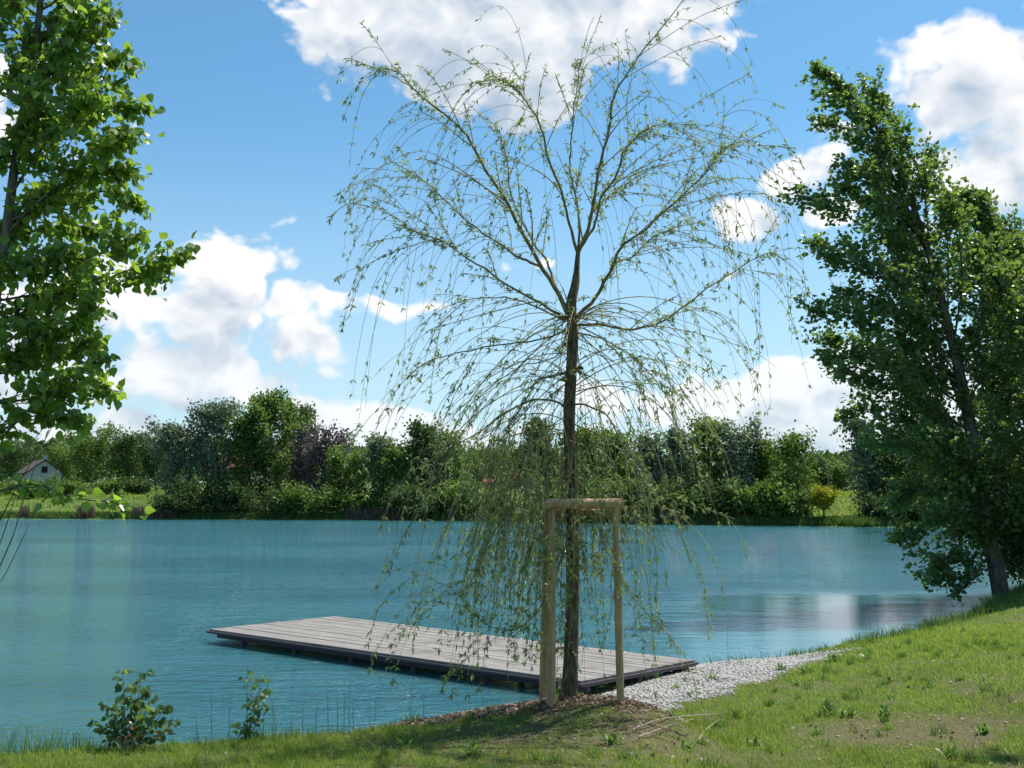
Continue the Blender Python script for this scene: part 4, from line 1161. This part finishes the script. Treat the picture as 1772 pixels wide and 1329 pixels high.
# taller fringe along the water
pts = []
for i in range(len(near_pts) - 1):
    a, b = np.array(near_pts[i]), np.array(near_pts[i + 1])
    if a[0] < -9 or a[0] > 17: continue
    L = np.linalg.norm(b - a); nseg = int(L * (700 if b[0] < -.2 else (110 if b[0] < 3.3 else 420)))
    t = r.random(nseg)[:, None]; q = a + (b - a) * t; nn = np.array([(b - a)[1], -(b - a)[0]]) / L
    off = np.abs(r.normal(0, .28, nseg)) + .02
    pts.append(q + nn * off[:, None])
q = np.concatenate(pts); clump = vnoise(q[:, 0] * 2.4, q[:, 1] * 2.4, 70, 3)
leftw = sst(-3.2, -4.6, q[:, 0])
ok = (r.random(len(q)) < sst(.3, .6, clump + .2 * leftw)) & ~((q[:, 0] > -.9) & (q[:, 0] < 4.5) & (r.random(len(q)) < .88))
q = q[ok]; clump = clump[ok]; leftw = leftw[ok]
hh = (.06 + .14 * r.random(len(q)) * clump * 1.4) * (1 + 1.2 * leftw) * (1 + .9 * sst(4, 9, q[:, 0]))
v, f = blades(q[:, 0], q[:, 1], hh, .006 * np.clip(q[:, 1] / 10, 1, 2.5), r.uniform(.15, .55, len(q)), r)
tag(link('bank_grass', mesh('bank_grass', v, f, tint=np.repeat(r.random(len(q)), 3)), M['tall_grass']), 'taller fringe of grass along the water edge', kind='stuff')

# coarse tufts standing out of the short turf
nt = 520
tx = r.uniform(-5, 9, nt); ty = r.uniform(6.2, 19, nt); d = lake_sd(tx, ty)
ok = (d > .15) & (np.abs(tx / ty) < .6) & (gravel_mask(tx, ty) < .6) & (vnoise(tx * 1.1, ty * 1.1, 150, 2) > .36); tx, ty = tx[ok], ty[ok]
k = r.integers(18, 60, len(tx)); ci = np.repeat(np.arange(len(tx)), k); sz = r.uniform(.6, 1.35, len(tx))
bx_ = tx[ci] + r.normal(0, .035, len(ci)) * sz[ci]; by_ = ty[ci] + r.normal(0, .035, len(ci)) * sz[ci]
v, f = blades(bx_, by_, sz[ci] * r.uniform(.05, .12, len(ci)), .0058 * np.clip(by_ / 9, 1, 2.2), r.uniform(.2, 1.0, len(ci)), r)
tag(link('grass_tufts', mesh('grass_tufts', v, f, tint=np.repeat(np.clip(r.random(len(tx))[ci] * .7 + r.normal(.2, .12, len(ci)), 0, 1), 3)), M['weed']), 'coarse bright grass tufts standing out of the short turf', kind='stuff')

# pebbles of the beach: cheap lumpy stones
ico = np.array([(0, 0, 1), (.894, 0, .447), (.276, .851, .447), (-.724, .526, .447), (-.724, -.526, .447), (.276, -.851, .447), (.724, .526, -.447), (-.276, .851, -.447), (-.894, 0, -.447), (-.276, -.851, -.447), (.724, -.526, -.447), (0, 0, -1)])
icf = np.array([(0, 1, 2), (0, 2, 3), (0, 3, 4), (0, 4, 5), (0, 5, 1), (1, 6, 2), (2, 7, 3), (3, 8, 4), (4, 9, 5), (5, 10, 1), (6, 7, 2), (7, 8, 3), (8, 9, 4), (9, 10, 5), (10, 6, 1), (11, 7, 6), (11, 8, 7), (11, 9, 8), (11, 10, 9), (11, 6, 10)])


def stones(x, y, s, mat_, name, lab):
    n = len(x); z = height(x, y)
    sc = s[:, None] * r.uniform(.55, 1.2, (n, 3)) * np.array([1, 1, .7]); a = r.uniform(0, 6.28, n)
    v = ico[None] * (1 + r.normal(0, .12, (n, 12, 1))) * sc[:, None]
    ca, sa = np.cos(a)[:, None], np.sin(a)[:, None]
    v = np.stack([v[..., 0] * ca - v[..., 1] * sa, v[..., 0] * sa + v[..., 1] * ca, v[..., 2]], -1) + np.stack([x, y, z + s * .2], 1)[:, None]
    f = (np.arange(n) * 12)[:, None, None] + icf[None]
    tag(link(name, mesh(name, v.reshape(-1, 3), f.reshape(-1, 3), tint=np.repeat(r.random(n), 20)), mat_), lab, kind='stuff')


def peb(N):
    t = N.new('ShaderNodeAttribute', attribute_name='tint').outputs['Fac']
    n = N.noise(N.new('ShaderNodeNewGeometry').outputs['Position'], 60, 3)
    return bsdf(N, N.mix(N.m('MULTIPLY_ADD', n, .3, N.m('MULTIPLY', t, .7)), (.20, .185, .16, 1), (.50, .48, .44, 1)), .8)


M['pebble'] = mat('pebble', peb)
x, y = scatter(60000, .2, 7, 12, 19.5); g = gravel_mask(x, y); ok = (r.random(len(x)) < g) & (lake_sd(x, y) > -.15)
x, y = x[ok][:15000], y[ok][:15000]
stones(x, y, r.uniform(.012, .03, len(x)), M['pebble'], 'gravel', 'pale pebble beach beside the dock')
x, y = scatter(2600, -3, 6, 7, 14); ok = (cover_fn(x, y) < .5) & (lake_sd(x, y) > .2); x, y = x[ok][:260], y[ok][:260]
stones(x, y, r.uniform(.006, .02, len(x)), M['pebble'], 'small_stones', 'small stones scattered over the bare soil')

# leaf litter and bark chips
x, y = scatter(60000, -2.6, 3.4, 9.2, 13.2); mk = mulch_mask(x, y); ok = (r.random(len(x)) < mk * .5) & (lake_sd(x, y) > .05)
x2, y2 = scatter(40000, -5, 7, 6, 16); c2 = cover_fn(x2, y2); ok2 = (r.random(len(x2)) < (1 - c2) * .14) & (lake_sd(x2, y2) > .1) & (gravel_mask(x2, y2) < .3)
x = np.concatenate([x[ok], x2[ok2]]); y = np.concatenate([y[ok], y2[ok2]]); n = len(x)
v, f = leaves(np.stack([x, y, height(x, y) + r.uniform(.003, .03, n)], 1), r.normal(0, 1, (n, 3)) * np.array([1, 1, .35]), np.array([0, 0, 1.]) + r.normal(0, .45, (n, 3)), r.uniform(.015, .05, n), T_CLUMP)
tag(link('leaf_litter', mesh('leaf_litter', v, f, tint=r.random(n) ** 1.5), M['litter']), 'brown leaf litter and bark chips round the willow foot', kind='stuff')

# dry twigs lying on the turf
for k, (pts, lab) in enumerate((([(1095, 1262), (1150, 1243), (1230, 1236), (1262, 1234)], 'longer pale dry twig lying on the grass right of the stakes'),
                                ([(1105, 1275), (1160, 1255), (1200, 1245), (1260, 1247)], 'second pale dry twig crossing the first on the grass'),
                                ([(1208, 1282), (1222, 1262), (1245, 1245)], 'short pale dry twig pointing at the long ones'))):
    pp = []
    for a, b in pts:
        h0 = .8
        for _ in range(6):
            q = PZ(a, b, h0); h0 = hz(q[0], q[1]) + .025
        pp.append(PZ(a, b, h0))
    t = Tubes(); t.add(smooth_path(pp, 10), np.linspace(.006, .003, 10), 5)
    tag(link('twig', t.mesh('twig'), mat('dry_twig', lambda N: bsdf(N, (.36, .30, .21, 1), .8)) if k == 0 else bpy.data.materials['dry_twig']), lab, 'twig', 'dry twigs on the grass')


def on_ground(px, py):
    d = ray(px, py)
    for t in np.arange(4.0, 26, .03):
        q = np.array([0, 0, EYE]) + d * (t / d[1]); h0 = hz(q[0], q[1])
        if q[2] <= h0: q[2] = h0; return q
    return q


# broad-leaved weeds
WEED = [(1430, 1238, 1.5, 'largest broad-leaved weed clump in the middle of the right-hand slope'), (1468, 1240, 1.2, 'weed clump just right of the largest clump'), (1530, 1238, 1.1, 'low bright weed right of the paired clumps'),
        (1350, 1160, .9, 'weed at the end of the pebble beach'), (1235, 1176, .8, 'small weed growing out of the pebbles'), (1395, 1165, 1.1, 'broad weed above the pebble beach tip'),
        (1440, 1145, 1.2, 'leafy weed by the water right of the beach'), (1500, 1140, 1.0, 'weed on the upper right slope near the water'), (1418, 1270, .8, 'small weed below the largest clump'),
        (1060, 1290, 1.1, 'weed at the bottom in front of the right stake'), (820, 1310, 1.2, 'weed clump at the bottom left of the willow'), (1540, 1180, .8, 'weed beside the worn earth patch'),
        (1610, 1190, .8, 'weed right of the worn earth patch'), (1700, 1270, 1.0, 'weed in the shade at the lower right'), (1640, 1310, 1.1, 'weed at the lower right corner'), (700, 1295, .9, 'weed at the bottom under the low twigs'),
        (1190, 1300, .9, 'weed at the bottom right of the stakes'), (1310, 1290, .8, 'low weed at the bottom centre right'), (820, 1226, .7, 'weed on the bank edge in front of the dark dock underside'), (1170, 1192, .7, 'weed at the near rim of the pebbles'),
        (1590, 1120, .8, 'weed high on the right slope'), (1665, 1095, .8, 'weed highest on the right slope near the poplars')]
for k, (px, py, s, lab) in enumerate(WEED):
    p = on_ground(px, py); rr = np.random.default_rng(900 + k); n = 16
    a = rr.uniform(0, 6.28, n); el = rr.uniform(.35, 1.3, n)
    d = np.stack([np.cos(a) * np.cos(el), np.sin(a) * np.cos(el), np.sin(el)], 1)
    nr = np.stack([-np.cos(a) * np.sin(el), -np.sin(a) * np.sin(el), np.cos(el)], 1)
    tm_ = (np.array([[0, 0, 0], [.3, .10, .04], [.7, .13, .02], [1, 0, -.14], [.7, -.13, .02], [.3, -.10, .04], [.55, 0, -.02]]), np.array([[0, 6, 2, 1], [6, 3, 2, 2], [0, 5, 4, 6], [6, 4, 3, 3]]))
    tm_ = (tm_[0], np.array([[0, 6, 1], [1, 6, 2], [6, 3, 2], [0, 5, 6], [5, 4, 6], [6, 4, 3]]))
    v, f = leaves(np.tile(p, (n, 1)) + rr.normal(0, .03, (n, 3)) * np.array([1, 1, 0]), d, nr, rr.uniform(.07, .14, n) * s, tm_)
    o = link('weed', mesh('weed', v - p, f, tint=np.repeat(rr.random(n), 6)), M['weed']); o.location = Vector(p)
    tag(o, lab, 'weed', 'broad-leaved weeds in the turf')

# thin dead stalks standing in the shallows
STK = [(367, 1195, 1292), (398, 1190, 1292), (476, 1215, 1288), (470, 1205, 1288), (524, 1200, 1272), (546, 1210, 1270), (568, 1178, 1270), (583, 1190, 1268), (595, 1178, 1268), (605, 1195, 1262), (612, 1205, 1262), (640, 1215, 1258), (648, 1200, 1258), (708, 1208, 1250),
       (733, 1200, 1246), (455, 1230, 1290), (340, 1225, 1296), (500, 1230, 1278)]
grp = Tubes()
for k, (px, t_, b_) in enumerate(STK):
    dep = 10.6 + (px - 300) * .0022 + .25
    a = P(px, b_ + 12, dep); b = P(px + r.normal(0, 2), t_, dep)
    grp.add([a, (a + b) / 2 + r.normal(0, .006, 3), b], [.0035, .0028, .0015], 4)
tag(link('reed_stalks', grp.mesh('reed_stalks'), M['stalk']), 'thin bare reed stalks standing along the bank edge', kind='stuff')

# far bank reeds and rough grass
rx = []
nf = 26000
i = r.integers(0, len(far_pts) - 1, nf); fp = np.array(far_pts); tt_ = r.random(nf)[:, None]; q = fp[i] * (1 - tt_) + fp[i + 1] * tt_
q[:, 1] += np.abs(r.normal(0, 1.3, nf)) + .1
sx = q[:, 0] / q[:, 1] * F + W0 / 2
dead = ((sx > 235) & (sx < 310)) | ((sx > 600) & (sx < 710)) | ((sx > 1085) & (sx < 1175)) | (vnoise(sx * .02, sx * 0, 12) > .72)
for nm, sel, m_, lab in (('reeds', dead, M['reed_dead'], 'dead brown reeds along the far shore'), ('far_bank_grass', ~dead, M['tall_grass'], 'rough green grass along the far shore')):
    k = sel.sum(); hh = r.uniform(.5, 1.25, k) if nm == 'reeds' else r.uniform(.15, .55, k)
    v, f = blades(q[sel, 0], q[sel, 1], hh, np.full(k, .09), r.uniform(.1, .35, k), r)
    tag(link(nm, mesh(nm, v, f, tint=np.repeat(r.random(k), 3)), m_), lab, kind='stuff')
# meadow tufts on far slopes
nf = 30000
xx = np.concatenate([r.uniform(-75, -30, nf // 2), r.uniform(22, 42, nf // 2)]); yy = r.uniform(88, 150, nf)
d = lake_sd(xx, yy); ok = d > 1; xx, yy = xx[ok], yy[ok]; k = len(xx)
v, f = blades(xx, yy, r.uniform(.15, .5, k), np.full(k, .10), r.uniform(.2, .6, k), r)
tag(link('meadow_grass', mesh('meadow_grass', v, f, tint=np.repeat(np.clip(vnoise(xx * .2, yy * .2, 44) + r.normal(0, .15, k), 0, 1), 3)), M['grass']), 'meadow grass on the slopes of the far bank', kind='stuff')


# ------------------------------------------------------------------ saplings by the water on the left
def sapling(px, py, stems, nl, lsz, label, seed, wpx):
    p = P(px, py, py / 100.); p[2] = hz(p[0], p[1]); rr = np.random.default_rng(seed)
    root = empty('sapling', p, label, 'sapling'); protos = []
    for tv in (.15, .5, .9):
        v, f = leaves(np.zeros((1, 3)), np.array([[1., 0, 0]]), np.array([[0, 0, 1.]]), np.ones(1), T_POP)
        me = mesh('leaf', v, f, tint=np.full(len(f), tv)); me.materials.append(M['sapling_leaf']); protos.append(me)
    LPs = []
    for (tx, ty, dy) in stems:
        e = P(tx, ty, p[1] + dy); mid = (p + e) / 2 + np.array([(e[0] - p[0]) * .15, 0, 0])
        pth = smooth_path([p + rr.normal(0, .01, 3) * np.array([1, 1, 0]), mid, e], 12); t = Tubes(); t.add(pth, np.linspace(.006, .0015, 12), 6)
        link('stem', t.mesh('stem'), M['stalk'], root); LPs.append(pth)
    per = nl // len(stems)
    for pth in LPs:
        for j in range(per):
            u = rr.uniform(.22, 1.0) ** .9; q = pth[min(11, int(u * 11.99))]; a = rr.uniform(0, 6.28)
            out = np.array([math.cos(a), math.sin(a) * .8, rr.uniform(-.1, .5)]); L = rr.uniform(.02, .085) * (1.15 - .5 * u)
            pos = q + out * L; d = unit(out * .7 + np.array([-.15, 0, -.55]) + rr.normal(0, .25, 3)); nr = unit(np.array([0, -.4, .8]) + rr.normal(0, .5, 3))
            w = unit(np.cross(nr, d)); nn = np.cross(d, w)
            o = bpy.data.objects.new('leaf', protos[rr.integers(3)]); C.objects.link(o); o.parent = root
            o.matrix_local = Matrix.Translation(Vector(pos) - root.location) @ Matrix(((d[0], w[0], nn[0]), (d[1], w[1], nn[1]), (d[2], w[2], nn[2]))).to_4x4() @ Matrix.Scale(float(lsz * rr.uniform(.6, 1.2)), 4)
    return root


s1 = sapling(232, 1015, [(212, 1162, 0), (245, 1166, .05), (228, 1190, -.1), (262, 1195, .1), (285, 1222, 0), (188, 1220, .08), (170, 1250, 0), (300, 1250, -.05), (205, 1230, -.15), (255, 1225, -.15)], 460, .064,
             'bushy poplar sapling by the water at the lower left', 31, 140)
s2 = sapling(432, 1055, [(428, 1152, 0), (452, 1166, .04), (466, 1175, 0), (438, 1210, -.05), (415, 1250, .05)], 130, .056, 'thin upright poplar sapling right of the bushy one', 32, 60)
# dry reddish leaves in the heart of the bushy sapling
rr = np.random.default_rng(8); c0 = P(232, 1275, s1.location[1] - .12); n = 40
v, f = leaves(c0 + rr.normal(0, 1, (n, 3)) * np.array([.10, .05, .06]), rr.normal(0, 1, (n, 3)), rr.normal(0, 1, (n, 3)), rr.uniform(.03, .05, n), T_POP)
link('dry_leaves', mesh('dry_leaves', v, f, tint=np.repeat(rr.random(n), 2)), M['dry_leaf'], s1, 'stuff')

# tree just outside the frame on the right whose crown shades the lower right corner
stx = np.array([[7.1, 11.6, hz(7.1, 11.6)], [7.1, 11.6, 4.0], [7.05, 11.6, 7.0], [7.0, 11.6, 9.2]])
tree('poplar_tree', stx, [.06, .05, .03, .01], lambda t: .95, 'young poplar outside the right edge, its shade on the lower right grass', 'tree', M['poplar_leaf'], M['poplar_bark'], 26, 2600, .08, 61,
     tmpl=T_POP, t0=.5, up=.4, spread=.05, sub=5)
